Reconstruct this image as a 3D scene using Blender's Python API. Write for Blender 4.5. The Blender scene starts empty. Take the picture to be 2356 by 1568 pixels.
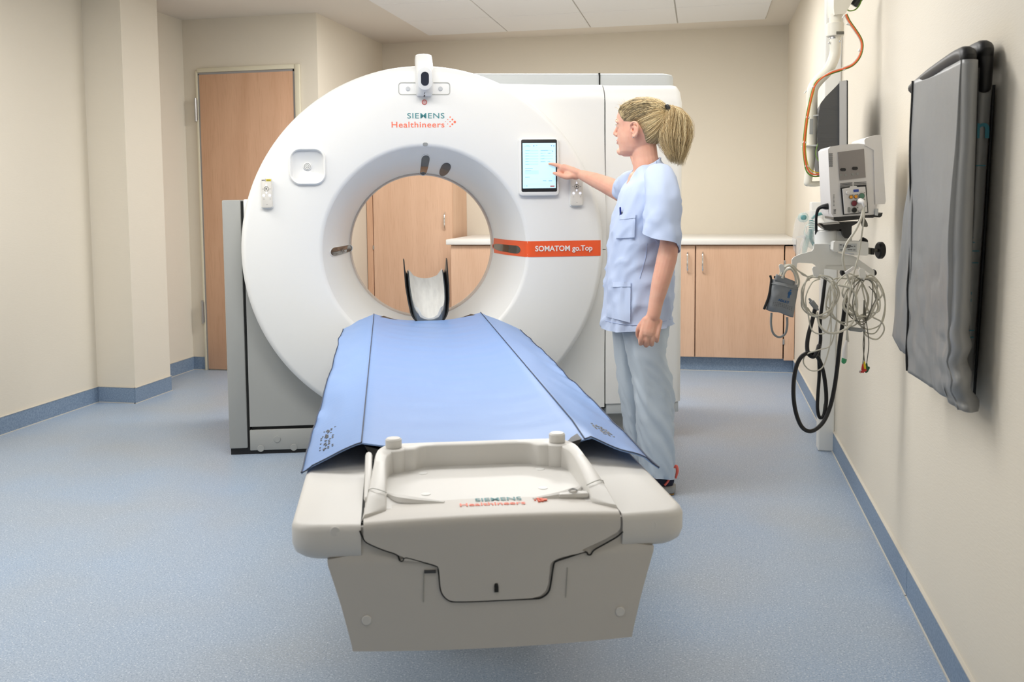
import bpy, bmesh, math, random
from mathutils import Vector, Matrix, noise
from mathutils.bvhtree import BVHTree

# ------------------------------------------------------------------ camera, world, lights, exposure
F_PX, PITCH, YAW, ROLL, CY, CX = 2276.43, .0839346, .2231054, -.0106134, 648.367, 1100.689
CAM_Z = 1.15
PI = math.pi
sc = bpy.context.scene
FWD = Vector((-math.sin(YAW)*math.cos(PITCH), math.cos(YAW)*math.cos(PITCH), -math.sin(PITCH)))
_r = Vector((math.cos(YAW), math.sin(YAW), 0)); _u = _r.cross(FWD)
RIGHT = _r*math.cos(ROLL) + _u*math.sin(ROLL); UP = _u*math.cos(ROLL) - _r*math.sin(ROLL)
AH = Vector((math.cos(YAW), math.sin(YAW), 0)); FH = Vector((-math.sin(YAW), math.cos(YAW), 0))
cd = bpy.data.cameras.new('camera'); cam = bpy.data.objects.new('camera', cd)
sc.collection.objects.link(cam); sc.camera = cam
cd.sensor_width = 36; cd.lens = F_PX/2356*36
cd.shift_x = (1178-CX)/2356; cd.shift_y = -(784-CY)/2356
cd.clip_start = .05
cd.dof.use_dof = True; cd.dof.focus_distance = 3.9; cd.dof.aperture_fstop = 9
M = Matrix((RIGHT, UP, -FWD)).transposed().to_4x4(); M.translation = (0, 0, CAM_Z)
cam.matrix_world = M

w = bpy.data.worlds.new('world'); sc.world = w; w.use_nodes = True
w.node_tree.nodes['Background'].inputs[0].default_value = (.9, .95, 1, 1)
w.node_tree.nodes['Background'].inputs[1].default_value = .3
sc.view_settings.view_transform = 'Standard'; sc.view_settings.look = 'None'
sc.view_settings.gamma = 1; sc.view_settings.use_curve_mapping = False
sc.view_settings.exposure = -0.05
CEIL = 2.361
def panel_light(x, y, power, sx=1.15, sy=.55, col=(1, .987, .958)):
    l = bpy.data.lights.new('unseen_ceiling_light', 'AREA'); l.shape = 'RECTANGLE'; l.size = sx; l.size_y = sy
    l.energy = power; l.color = col
    o = bpy.data.objects.new('unseen_ceiling_light', l); sc.collection.objects.link(o); o.location = (x, y, CEIL-.02)
for x, y, p in ((-2.85, 1.2, 19), (-2.85, 3.3, 20), (-.7, .7, 5), (-.7, 3.0, 25), (-1.7, 2.8, 15), (-1.3, 5.5, 26), (-.55, 5.5, 28), (-.05, 4.1, 5), (-1.5, -.8, 3)):  # overhead lamps out of view; extra ones added to brighten gantry, nurse and floor
    panel_light(x, y, p)

# ------------------------------------------------------------------ geometry helpers
C = sc.collection
CAM = Vector((0, 0, CAM_Z))
def ray(px, py): return FWD*F_PX + RIGHT*(px-CX) - UP*(py-CY)
def at(px, py, d):                      # point seen there, d metres in front of the lens (horizontal distance)
    r = ray(px, py); return CAM + r*(d/r.dot(FH))
def on_plane(px, py, p0, n):
    r = ray(px, py); return CAM + r*((Vector(p0)-CAM).dot(n)/r.dot(n))
def on_floor(px, py, z=0): return on_plane(px, py, (0, 0, z), Vector((0, 0, 1)))
SG = .3158897                            # the scanner stands turned in the room
GX = Vector((math.cos(SG), math.sin(SG), 0)); GY = Vector((-math.sin(SG), math.cos(SG), 0)); Z = Vector((0, 0, 1))
def on_gantry(px, py, v): return on_plane(px, py, GY*v, GY)
WM = {}                                  # world matrices of the things
def frame_of(loc, rz=0): m = Matrix.Rotation(rz, 4, 'Z'); m.translation = loc; return m
def thing(name, label, cat, loc=(0, 0, 0), rz=0, group=None):
    o = bpy.data.objects.new(name, None); C.objects.link(o); o.empty_display_size = .05
    m = frame_of(Vector(loc), rz); o.matrix_world = m; WM[o] = m
    o['label'] = label; o['category'] = cat
    if group: o['group'] = group
    return o
def tag(o, label, cat, group=None):
    o['label'] = label; o['category'] = cat
    if group: o['group'] = group
    return o
def obj(name, vf, mat, parent=None, smooth=True, local=False, label=None, sharp=35, kind=None):
    """links verts/faces as ONE mesh object; verts are in world space unless local"""
    vs, fs = vf
    vs = [Vector(v) for v in vs]
    if parent is not None and not local:
        inv = WM[parent].inverted(); vs = [inv @ v for v in vs]
    me = bpy.data.meshes.new(name); me.from_pydata(vs, [], fs); me.update()
    bm = bmesh.new(); bm.from_mesh(me); bmesh.ops.recalc_face_normals(bm, faces=bm.faces)
    for e in bm.edges:
        if len(e.link_faces) == 2 and e.calc_face_angle(0) > math.radians(sharp): e.smooth = False
    for f in bm.faces: f.smooth = smooth
    bm.to_mesh(me); bm.free()
    for m in (mat if isinstance(mat, (list, tuple)) else [mat]): me.materials.append(m)
    o = bpy.data.objects.new(name, me); C.objects.link(o)
    if parent is not None:
        o.parent = parent; WM[o] = WM[parent]
    else: WM[o] = Matrix.Identity(4)
    if label: o['label'] = label
    if kind: o['kind'] = kind
    return o
def struct(name, vf, mat, parent=None, smooth=False):
    o = obj(name, vf, mat, parent, smooth)
    if parent is None: o['kind'] = 'structure'
    return o
def place(vf, m): return [m @ Vector(v) for v in vf[0]], vf[1]
def merge(*vfs):
    vs, fs = [], []
    for v, f in vfs:
        n = len(vs); vs += list(v); fs += [tuple(i+n for i in q) for q in f]
    return vs, fs
def box(x0, x1, y0, y1, z0, z1, b=0):
    if b <= 0:
        v = [(x, y, z) for x in (x0, x1) for y in (y0, y1) for z in (z0, z1)]
        return v, [(0, 1, 3, 2), (4, 6, 7, 5), (0, 4, 5, 1), (2, 3, 7, 6), (0, 2, 6, 4), (1, 5, 7, 3)]
    bm = bmesh.new(); bmesh.ops.create_cube(bm, size=1)
    for v in bm.verts: v.co = ((x0+x1)/2+v.co.x*(x1-x0), (y0+y1)/2+v.co.y*(y1-y0), (z0+z1)/2+v.co.z*(z1-z0))
    bmesh.ops.bevel(bm, geom=bm.edges[:], offset=b, segments=2, affect='EDGES', profile=.5)
    return from_bm(bm)
def from_bm(bm):
    bm.verts.index_update()
    r = [v.co.copy() for v in bm.verts], [tuple(v.index for v in f.verts) for f in bm.faces]; bm.free(); return r
def prism(pts, nrm, t, b=0):
    """closed outline of 3D points extruded by t along nrm (bevelled rim)"""
    nrm = Vector(nrm).normalized(); pts = [Vector(p) for p in pts]; n = len(pts)
    if b > 0:
        c = sum(pts, Vector())/n
        ins = []
        for i, p in enumerate(pts):
            e1 = (p-pts[i-1]).normalized(); e2 = (pts[(i+1) % n]-p).normalized()
            k = (e1+e2); k = k.normalized() if k.length > 1e-6 else e1
            q = nrm.cross(k)
            ins.append(q)
        area = sum((pts[i]-c).cross(pts[(i+1) % n]-c).dot(nrm) for i in range(n))
        s = 1 if area > 0 else -1
        r0 = [p for p in pts]; r1 = [p+nrm*(t-b) for p in pts]; r2 = [p+nrm*(t-.3*b)+q*s*.3*b for p, q in zip(pts, ins)]; r3 = [p+nrm*t+q*s*b for p, q in zip(pts, ins)]
        return loft([r0, r1, r2, r3])
    return loft([pts, [p+nrm*t for p in pts]])
def loft(rings, closed=True, caps=True, loop=False):
    n = len(rings[0]); vs = [p for r in rings for p in r]; fs = []
    m = len(rings); R = m if loop else m-1
    for i in range(R):
        for j in range(n if closed else n-1):
            a, b2 = i*n+j, i*n+(j+1) % n; c, d = ((i+1) % m)*n+(j+1) % n, ((i+1) % m)*n+j
            fs.append((a, b2, c, d))
    if caps and not loop and closed:
        fs.append(tuple(range(n))[::-1]); fs.append(tuple((m-1)*n+j for j in range(n)))
    return vs, fs
def catmull(pts, k=8):
    pts = [Vector(p) for p in pts]
    if len(pts) < 3 or k < 2: return pts
    q = [pts[0]*2-pts[1]]+pts+[pts[-1]*2-pts[-2]]; out = []
    for i in range(1, len(q)-2):
        a, b, c, d = q[i-1:i+3]
        for s in range(k):
            t = s/k
            out.append(.5*((2*b)+(c-a)*t+(2*a-5*b+4*c-d)*t*t+(3*b-a-3*c+d)*t**3))
    return out+[pts[-1]]
def lerp_list(v, n):
    if not isinstance(v, (list, tuple)): return [v]*n
    out = []
    for i in range(n):
        f = i/(n-1)*(len(v)-1); j = min(int(f), len(v)-2); out.append(v[j]+(v[j+1]-v[j])*(f-j))
    return out
def tube(pts, r, seg=8, k=8, round_caps=False, flat=None):
    P = catmull(pts, k); n = len(P); R = lerp_list(r, n)
    if round_caps:
        a = (P[0]-P[1]).normalized(); b = (P[-1]-P[-2]).normalized()
        hd = [(P[0]+a*R[0]*s, R[0]*c) for s, c in ((.98, .2), (.8, .6), (.45, .89))]
        tl = [(P[-1]+b*R[-1]*s, R[-1]*c) for s, c in ((.45, .89), (.8, .6), (.98, .2))]
        P = [h[0] for h in hd]+P+[t[0] for t in tl]; R = [h[1] for h in hd]+R+[t[1] for t in tl]; n = len(P)
    t0 = (P[1]-P[0]).normalized(); up = Vector((0, 0, 1)) if abs(t0.z) < .9 else Vector((1, 0, 0))
    if flat: up = Vector(flat[0])
    nn = (up-t0*up.dot(t0)).normalized(); rings = []
    for i in range(n):
        t = (P[min(i+1, n-1)]-P[max(i-1, 0)])
        t = t.normalized() if t.length > 1e-9 else t0
        nn = nn-t*nn.dot(t); nn = nn.normalized() if nn.length > 1e-6 else t.orthogonal().normalized()
        bb = t.cross(nn); f = flat[1] if flat else 1
        rings.append([P[i]+nn*math.cos(a)*R[i]*f+bb*math.sin(a)*R[i] for a in [2*PI*j/seg for j in range(seg)]])
    return loft(rings)
def ball(c, r, seg=12, sc3=(1, 1, 1)):
    c = Vector(c); rings = []
    for i in range(1, seg//2):
        t = PI*i/(seg//2)
        rings.append([c+Vector((r*sc3[0]*math.sin(t)*math.cos(2*PI*j/seg), r*sc3[1]*math.sin(t)*math.sin(2*PI*j/seg), r*sc3[2]*math.cos(t))) for j in range(seg)])
    return loft(rings)
def cyl(a, b, r, seg=20, bev=0):
    a, b = Vector(a), Vector(b); d = (b-a).normalized(); n = d.orthogonal().normalized(); m = d.cross(n)
    ring = lambda p, q: [p+(n*math.cos(t)+m*math.sin(t))*q for t in [2*PI*j/seg for j in range(seg)]]
    if bev: return loft([ring(a, r-bev), ring(a+d*bev, r), ring(b-d*bev, r), ring(b, r-bev)])
    return loft([ring(a, r), ring(b, r)])
def rrect(w, h, r, k=5):                 # rounded rectangle outline in 2D, ccw
    o = []
    for cx, cy, a0 in ((w/2-r, h/2-r, 0), (-w/2+r, h/2-r, 90), (-w/2+r, -h/2+r, 180), (w/2-r, -h/2+r, 270)):
        for i in range(k+1):
            a = math.radians(a0+90*i/k); o.append((cx+r*math.cos(a), cy+r*math.sin(a)))
    return o
def plate(c, ux, uy, out, w, h, r, t, b=0, k=5):
    """rounded slab: centre c, axes ux uy, grows along out by t"""
    c, ux, uy = Vector(c), Vector(ux), Vector(uy)
    return prism([c+ux*x+uy*y for x, y in rrect(w, h, r, k)], out, t, b)
def ringplate(outer, inner, nrm, t):
    nrm = Vector(nrm); o = [Vector(p) for p in outer]; i = [Vector(p) for p in inner]
    return loft([o, [p+nrm*t for p in o], [p+nrm*t for p in i], i], loop=True)
_txt = {}
def text_mesh(s, size, extrude=.0004, bold=0, align='CENTER', spacing=1):
    cu = bpy.data.curves.new('t', 'FONT'); cu.body = s; cu.size = size; cu.extrude = extrude; cu.offset = bold*size
    cu.align_x = align; cu.align_y = 'CENTER'; cu.space_character = spacing; cu.resolution_u = 4
    o = bpy.data.objects.new('t', cu); C.objects.link(o)
    me = bpy.data.meshes.new_from_object(o.evaluated_get(bpy.context.evaluated_depsgraph_get()))
    vf = [v.co.copy() for v in me.vertices], [tuple(p.vertices) for p in me.polygons]
    bpy.data.objects.remove(o); bpy.data.curves.remove(cu); bpy.data.meshes.remove(me); return vf
def text_at(s, size, c, ux, uy, bold=0, extrude=.0004, width=None, spacing=1, fn=None):
    vs, fs = text_mesh(s, size, extrude, bold, spacing=spacing)
    xs = [v.x for v in vs]; k = 1
    if width: k = width/(max(xs)-min(xs))
    c, ux, uy = Vector(c), Vector(ux), Vector(uy); n = ux.cross(uy)
    mx = (max(xs)+min(xs))/2
    if fn: return [fn((v.x-mx)*k, v.y, v.z) for v in vs], fs
    return [c+ux*(v.x-mx)*k+uy*v.y+n*v.z for v in vs], fs

# ------------------------------------------------------------------ materials
def srgb(r, g, b):
    f = lambda c: (c/12.92 if c <= .04045 else ((c+.055)/1.055)**2.4)
    return tuple(f(c/255) for c in (r, g, b))+(1,)
def mat(name, col, rough=.5, metal=0, spec=.5, var=None, bump=None, emit=None, alpha=None, coat=0, sss=0, trans=0, sheen=0):
    """col sRGB 0-255; var=(scale xyz, colour2, contrast) mottles the colour; bump=(scale xyz, strength, distance)"""
    m = bpy.data.materials.new(name); m.use_nodes = True; nt = m.node_tree; N = nt.nodes; L = nt.links
    b = N['Principled BSDF']; b.inputs['Base Color'].default_value = srgb(*col)
    b.inputs['Roughness'].default_value = rough; b.inputs['Metallic'].default_value = metal
    b.inputs['Specular IOR Level'].default_value = spec; b.inputs['Coat Weight'].default_value = coat
    b.inputs['Sheen Weight'].default_value = sheen
    if sss:
        b.inputs['Subsurface Weight'].default_value = sss; b.inputs['Subsurface Radius'].default_value = (.012, .004, .002); b.inputs['Subsurface Scale'].default_value = 1
    if trans: b.inputs['Transmission Weight'].default_value = trans; b.inputs['IOR'].default_value = 1.3
    if alpha is not None: b.inputs['Alpha'].default_value = alpha
    if emit: b.inputs['Emission Color'].default_value = srgb(*emit[0]); b.inputs['Emission Strength'].default_value = emit[1]
    def nz(scale, detail=3):
        tc = N.new('ShaderNodeTexCoord'); mp = N.new('ShaderNodeMapping'); mp.inputs['Scale'].default_value = scale
        n = N.new('ShaderNodeTexNoise'); n.inputs['Scale'].default_value = 1; n.inputs['Detail'].default_value = detail
        L.new(tc.outputs['Object'], mp.inputs[0]); L.new(mp.outputs[0], n.inputs['Vector']); return n
    if var:
        n = nz(var[0], 4); r = N.new('ShaderNodeValToRGB'); k = var[2]
        r.color_ramp.elements[0].position = .5-k; r.color_ramp.elements[1].position = .5+k
        r.color_ramp.elements[0].color = srgb(*col); r.color_ramp.elements[1].color = srgb(*var[1])
        L.new(n.outputs[0], r.inputs[0]); L.new(r.outputs[0], b.inputs['Base Color'])
    if bump:
        n = nz(bump[0]); bp = N.new('ShaderNodeBump'); bp.inputs['Strength'].default_value = bump[1]; bp.inputs['Distance'].default_value = bump[2]
        L.new(n.outputs[0], bp.inputs['Height']); L.new(bp.outputs[0], b.inputs['Normal'])
    return m
def floor_material():
    m = mat('speckled_vinyl', (150, 176, 204), .38, spec=.4); nt = m.node_tree; N = nt.nodes; L = nt.links; b = N['Principled BSDF']
    tc = N.new('ShaderNodeTexCoord')
    def layer(scale, lo, hi, col, prev):
        n = N.new('ShaderNodeTexNoise'); n.inputs['Scale'].default_value = scale; n.inputs['Detail'].default_value = 2
        L.new(tc.outputs['Object'], n.inputs['Vector'])
        mr = N.new('ShaderNodeMapRange'); mr.inputs[1].default_value = lo; mr.inputs[2].default_value = hi
        L.new(n.outputs[0], mr.inputs[0]); mx = N.new('ShaderNodeMix'); mx.data_type = 'RGBA'
        L.new(mr.outputs[0], mx.inputs[0]); mx.inputs[7].default_value = srgb(*col)
        if isinstance(prev, tuple): mx.inputs[6].default_value = srgb(*prev)
        else: L.new(prev, mx.inputs[6])
        return mx.outputs[2]
    c = layer(1.6, .35, .7, (160, 169, 180), (152, 171, 195))  # broad grey-blue drift: tint of the mixed lighting painted into the vinyl
    c = layer(190, .54, .66, (188, 199, 210), c)
    c = layer(230, .58, .68, (118, 134, 158), c)
    c = layer(120, .67, .73, (208, 214, 220), c)
    L.new(c, b.inputs['Base Color']); return m
def wood_material(name, c1, c2, c3):
    m = mat(name, c1, .42, spec=.35); nt = m.node_tree; N = nt.nodes; L = nt.links; b = N['Principled BSDF']
    tc = N.new('ShaderNodeTexCoord'); mp = N.new('ShaderNodeMapping'); mp.inputs['Scale'].default_value = (7, 7, .7)
    n = N.new('ShaderNodeTexNoise'); n.inputs['Scale'].default_value = 1; n.inputs['Detail'].default_value = 4; n.inputs['Distortion'].default_value = .6
    L.new(tc.outputs['Object'], mp.inputs[0]); L.new(mp.outputs[0], n.inputs['Vector'])
    r = N.new('ShaderNodeValToRGB'); r.color_ramp.elements[0].position = .32; r.color_ramp.elements[1].position = .68
    r.color_ramp.elements[0].color = srgb(*c1); r.color_ramp.elements[1].color = srgb(*c2)
    mp2 = N.new('ShaderNodeMapping'); mp2.inputs['Scale'].default_value = (130, 130, 9)
    n2 = N.new('ShaderNodeTexNoise'); n2.inputs['Scale'].default_value = 1; n2.inputs['Detail'].default_value = 2
    L.new(tc.outputs['Object'], mp2.inputs[0]); L.new(mp2.outputs[0], n2.inputs['Vector'])
    mr = N.new('ShaderNodeMapRange'); mr.inputs[1].default_value = .5; mr.inputs[2].default_value = .85; mr.inputs[4].default_value = .55
    L.new(n2.outputs[0], mr.inputs[0]); mx = N.new('ShaderNodeMix'); mx.data_type = 'RGBA'
    L.new(n.outputs[0], r.inputs[0]); L.new(mr.outputs[0], mx.inputs[0]); L.new(r.outputs[0], mx.inputs[6]); mx.inputs[7].default_value = srgb(*c3)
    L.new(mx.outputs[2], b.inputs['Base Color']); return m
def hair_material():
    m = mat('blonde_hair', (214, 184, 132), .42, spec=.45); nt = m.node_tree; N = nt.nodes; L = nt.links; b = N['Principled BSDF']
    g = N.new('ShaderNodeNewGeometry'); r = N.new('ShaderNodeValToRGB')
    r.color_ramp.elements[0].color = srgb(186, 154, 104); r.color_ramp.elements[1].color = srgb(255, 236, 190)
    L.new(g.outputs['Random Per Island'], r.inputs[0]); L.new(r.outputs[0], b.inputs['Base Color']); return m
MT = {
 'wall': mat('woven_wallpaper', (229, 221, 206), .85, spec=.15, bump=((45, 45, 320), .13, .003)),
 'ceiling': mat('ceiling_plaster', (226, 219, 208), .9, spec=.1, bump=((60, 60, 60), .05, .002)),
 'tile': mat('ceiling_tile_white', (236, 235, 233), .9, spec=.1, bump=((240, 240, 240), .1, .001)),
 'tile_edge': mat('tile_edge_grey', (190, 186, 178), .9),
 'floor': floor_material(),
 'skirting': mat('blue_skirting', (116, 137, 162), .5, var=((150, 150, 150), (138, 157, 180), .12)),
 'caulk': mat('pale_caulk', (205, 200, 190), .7),
 'wood': wood_material('beech_laminate', (216, 177, 148), (228, 191, 163), (202, 160, 130)),
 'wood_dark': wood_material('beech_door', (210, 167, 136), (223, 181, 150), (196, 150, 118)),
 'doorframe': mat('cream_steel_frame', (226, 219, 196), .45),
 'seal': mat('grey_door_seal', (165, 163, 164), .7),
 'worktop': mat('white_laminate', (240, 238, 234), .45),
 'steel': mat('brushed_steel', (190, 190, 190), .32, metal=1),
 'chrome': mat('chrome', (225, 225, 225), .12, metal=1),
 'cover': mat('scanner_white', (241, 241, 239), .33, spec=.45),
 'cover_low': mat('scanner_white_shaded', (238, 238, 235), .35, spec=.45),  # scanner white with the shade below the joint put into its colour
 'grey': mat('scanner_grey', (164, 165, 162), .45),
 'grey_light': mat('scanner_cap_grey', (200, 204, 205), .4),
 'black': mat('matt_black', (22, 22, 24), .5),
 'gap': mat('seam_black', (30, 31, 30), .7),
 'rubber': mat('black_rubber', (24, 24, 26), .45, spec=.4),
 'smoke': mat('smoked_glass', (44, 40, 38), .08, spec=.6),
 'ring': mat('bore_ring_clear', (218, 204, 192), .12, spec=.7),  # tan tone is the wood's reflection, painted onto the clear ring
 'orange': mat('signal_orange', (244, 94, 44), .35),
 'coral': mat('print_coral', (252, 122, 92), .5),
 'teal': mat('print_teal', (70, 140, 146), .5),
 'white_print': mat('print_white', (246, 240, 236), .5),
 'grey_print': mat('print_grey', (150, 150, 146), .5),
 'dark_print': mat('print_dark', (70, 72, 76), .5),
 'line': mat('fine_seam_grey', (178, 178, 172), .6),
 'red': mat('button_red', (200, 92, 84), .4),
 'button': mat('button_grey', (206, 208, 210), .4),
 'button_pink': mat('button_pink', (214, 176, 174), .4),
 'remote': mat('remote_white', (226, 222, 214), .4),
 'lit_key': mat('lit_key', (245, 245, 255), .4, emit=((240, 244, 255), .5)),
 'yellow': mat('label_yellow', (232, 214, 50), .5),
 'screen': mat('tablet_screen', (190, 228, 244), .2, emit=((188, 232, 250), .62)),
 'ui': mat('screen_text', (120, 170, 220), .3, emit=((140, 190, 232), .5)),
 'ui_dark': mat('screen_icon', (60, 110, 200), .3, emit=((70, 130, 220), .5)),
 'ui_field': mat('screen_field', (180, 216, 238), .3, emit=((176, 220, 244), .55)),
 'table': mat('table_white', (226, 224, 220), .42, spec=.45),
 'table_front': mat('table_white_shaded', (212, 208, 202), .45, spec=.4),  # table white made darker, shade of the front put into the colour
 'mat': mat('blue_mat_vinyl', (129, 161, 213), .42, spec=.4, bump=((3, 60, 10), .12, .004)),
 'piping': mat('navy_piping', (52, 62, 84), .6),
 'carbon': mat('carbon_black', (30, 31, 33), .3, spec=.5),
 'shell_grey': mat('holder_rim_grey', (96, 104, 112), .4),
 'cushion': mat('holder_pad_white', (222, 222, 218), .6, var=((60, 8, 8), (205, 205, 202), .2), bump=((70, 5, 5), .4, .004)),
 'skin': mat('skin', (238, 190, 166), .5, spec=.3, sss=.2, var=((26, 26, 26), (228, 166, 144), .3)),
 'scrub': mat('pale_blue_cotton', (196, 210, 238), .85, spec=.15, bump=((420, 420, 420), .08, .001), sheen=.1),
 'trouser': mat('pale_blue_trousers', (208, 220, 232), .85, spec=.15, bump=((420, 420, 420), .08, .001), sheen=.1),
 'stitch': mat('stitch_blue', (170, 186, 222), .9),
 'hair': hair_material(),
 'hair_ash': mat('ash_hair', (92, 80, 62), .5, spec=.35, var=((90, 90, 90), (168, 150, 112), .25)),
 'hair_core': mat('hair_under_grey', (150, 132, 102), .6, var=((60, 60, 60), (196, 168, 120), .2)),
 'hair_dark': mat('hair_temple_brown', (142, 126, 98), .5, var=((70, 70, 70), (206, 182, 134), .3)),
 'shoe': mat('shoe_navy', (32, 32, 52), .7, bump=((300, 300, 300), .3, .001)),
 'shoe_coral': mat('shoe_coral', (250, 116, 100), .6),
 'sole': mat('shoe_sole_grey', (166, 166, 164), .7),
 'sole_gum': mat('shoe_outsole_ochre', (176, 130, 60), .7),
 'eye': mat('eye_white', (235, 232, 228), .2), 'iris': mat('eye_iris', (84, 100, 110), .2), 'brow': mat('eyebrow', (150, 120, 90), .8), 'lip': mat('lip', (204, 124, 112), .45),
 'pen_blue': mat('pen_blue', (30, 50, 130), .35),
 'paper': mat('paper_white', (240, 240, 238), .7),
 'mount': mat('mount_white', (236, 236, 232), .45, spec=.4),
 'pole': mat('arm_cream', (238, 234, 220), .4),
 'mon_white': mat('monitor_white', (234, 231, 228), .45),
 'mon_grey': mat('monitor_grey', (150, 144, 140), .5),
 'mon_dark': mat('monitor_back_grey', (84, 85, 86), .6, bump=((6, 6, 240), .3, .002)),
 'silver': mat('bezel_silver', (196, 198, 202), .35, metal=.5),
 'port_orange': mat('port_orange', (240, 160, 40), .4), 'port_green': mat('port_green', (84, 130, 108), .5), 'port_red': mat('port_red', (128, 44, 56), .5),
 'blue_label': mat('label_blue', (40, 70, 160), .5),
 'cable': mat('cable_beige', (204, 200, 186), .5), 'cable_grey': mat('cable_grey', (150, 148, 140), .5), 'cable_dark': mat('lead_dark', (110, 108, 98), .5),
 'hose_grey': mat('hose_grey', (136, 140, 142), .5),
 'cuff': mat('cuff_grey', (140, 144, 148), .5, bump=((30, 30, 30), .3, .006)),
 'cuff_print': mat('cuff_print_blue', (44, 96, 150), .6),
 'cab_orange': mat('wire_orange', (240, 112, 62), .45), 'cab_green': mat('wire_green', (110, 150, 50), .45), 'cab_yellow': mat('wire_yellow', (226, 206, 60), .45), 'cab_pale': mat('wire_pale', (226, 222, 210), .45),
 'clip_red': mat('clip_red', (196, 50, 44), .4), 'clip_yellow': mat('clip_yellow', (236, 210, 40), .4), 'clip_green': mat('clip_green', (30, 90, 60), .4), 'plug_green': mat('plug_green', (60, 150, 100), .4),
 'film': mat('clear_film', (250, 250, 252), .06, spec=.6, alpha=.22), 'teal_rubber': mat('mask_teal', (112, 168, 168), .4), 'mask': mat('mask_clear', (210, 236, 232), .15, alpha=.4),
 'apron': mat('apron_silver', (146, 147, 147), .38, metal=.25, spec=.5, bump=((9, 9, 5), .35, .012)),
 'apron_print': mat('apron_print_teal', (50, 130, 148), .5),
 'padding': mat('hanger_black', (18, 18, 19), .45),
}

# ------------------------------------------------------------------ the room
LX, RX, BY, DY = -3.41, .586, 7.495, 6.143
struct('floor', box(-3.6, .8, -2.8, 7.7, -.06, 0), MT['floor'])
struct('wall_left', box(-3.6, LX, -2.8, DY, 0, CEIL), MT['wall'])
struct('wall_right', box(RX, .8, -2.8, 7.7, 0, CEIL), MT['wall'])
struct('wall_back', box(-2.452, RX, BY, 7.7, 0, CEIL), MT['wall'])
struct('wall_front', box(LX, RX, -2.8, -2.6, 0, CEIL), MT['wall'])
struct('wall_door_side', box(-3.6, -2.452, DY, 7.7, 0, CEIL), MT['wall'])
struct('wall_pilaster', box(LX, -3.168, 5.034, 5.42, 0, CEIL), MT['wall'])
struct('trim_1', box(.516, RX, 4.613, 4.69, 0, CEIL, .006), MT['mount'])
cl = struct('ceiling', box(-3.6, .8, -2.8, 7.7, CEIL, CEIL+.08), MT['ceiling'])
TX = (-1.98, -1.385, -.785, -.18, .41)
for k in range(5):
    y1 = 7.15-.6*k
    for a, b in zip(TX[:-1], TX[1:]):
        g = .004
        struct('ceiling_tile', box(a+g, b-g, y1-.6+g, y1-g, CEIL-.012, CEIL-.001, .003), MT['tile'], cl)
struct('tile_runner', merge(*[box(x-.004, x+.004, 4.15, 7.15, CEIL-.006, CEIL-.001) for x in TX[1:-1]], *[box(-1.98, .41, 7.15-.6*k-.003, 7.15-.6*k+.003, CEIL-.005, CEIL-.001) for k in range(6)]), MT['tile_edge'], cl)
def skirt(name, *segs):
    o = struct(name, merge(*[box(*s, 0, .09, .002) for s in segs]), MT['skirting'])
    cs = []
    for x0, x1, y0, y1 in segs: cs.append(box(x0-.002, x1+.002, y0-.002, y1+.002, .0895, .0925)); cs.append(box(x0-.004, x1+.004, y0-.004, y1+.004, 0, .0035))
    struct('caulk_line', merge(*cs), MT['caulk'], o); return o
sk = skirt('baseboard_right', (RX-.007, RX, -2.6, 2.952), (RX-.007, RX, 2.956, 4.613), (RX-.007, RX, 4.69, 6.66))
skirt('baseboard_left', (LX, LX+.007, -2.6, 5.034), (LX, LX+.007, 5.42, DY))
skirt('baseboard_pilaster', (LX+.007, -3.168, 5.027, 5.034), (-3.168, -3.161, 5.027, 5.42))
skirt('baseboard_door_side', (LX+.007, -3.322, DY-.007, DY), (-2.56, -2.452, DY-.007, DY))
skirt('baseboard_back', (-1.70, RX-.007, 6.655, 6.665))
# door in the recess
d1 = thing('door_1', 'beech door in a cream steel frame left of the scanner', 'door', (-2.95, DY, 0)); d1['kind'] = 'structure'
obj('door_leaf', box(-3.292, -2.622, DY-.012, DY-.001, .008, 1.994, .002), MT['wood_dark'], d1)
def frame_rect(x0, x1, zt, t, y0, y1): return merge(box(x0-t, x0, y0, y1, 0, zt, .002), box(x1, x1+t, y0, y1, 0, zt, .002), box(x0-t, x1+t, y0, y1, zt, zt+t, .002))
obj('door_seal', merge(box(-2.622, -2.607, DY-.008, DY-.001, 0, 2.006), box(-3.302, -2.607, DY-.008, DY-.001, 1.994, 2.008), box(-3.302, -3.292, DY-.008, DY-.001, 0, 2.0)), MT['seal'], d1)
obj('door_frame', merge(box(-2.607, -2.572, DY-.02, DY-.001, 0, 2.038, .004), box(-3.302, -2.6075, DY-.019, DY-.001, 2.0085, 2.037, .003), box(-3.318, -3.303, DY-.016, DY-.001, 0, 2.02, .003)), MT['doorframe'], d1)
for z0, z1 in ((.322, .48), (1.685, 1.841)):
    obj('hinge', merge(cyl((-3.318, DY-.024, z0), (-3.318, DY-.024, z1), .009, 12, .001), box(-3.33, -3.306, DY-.022, DY-.012, z0+.01, z1-.01, .001)), MT['steel'], d1)
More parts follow.
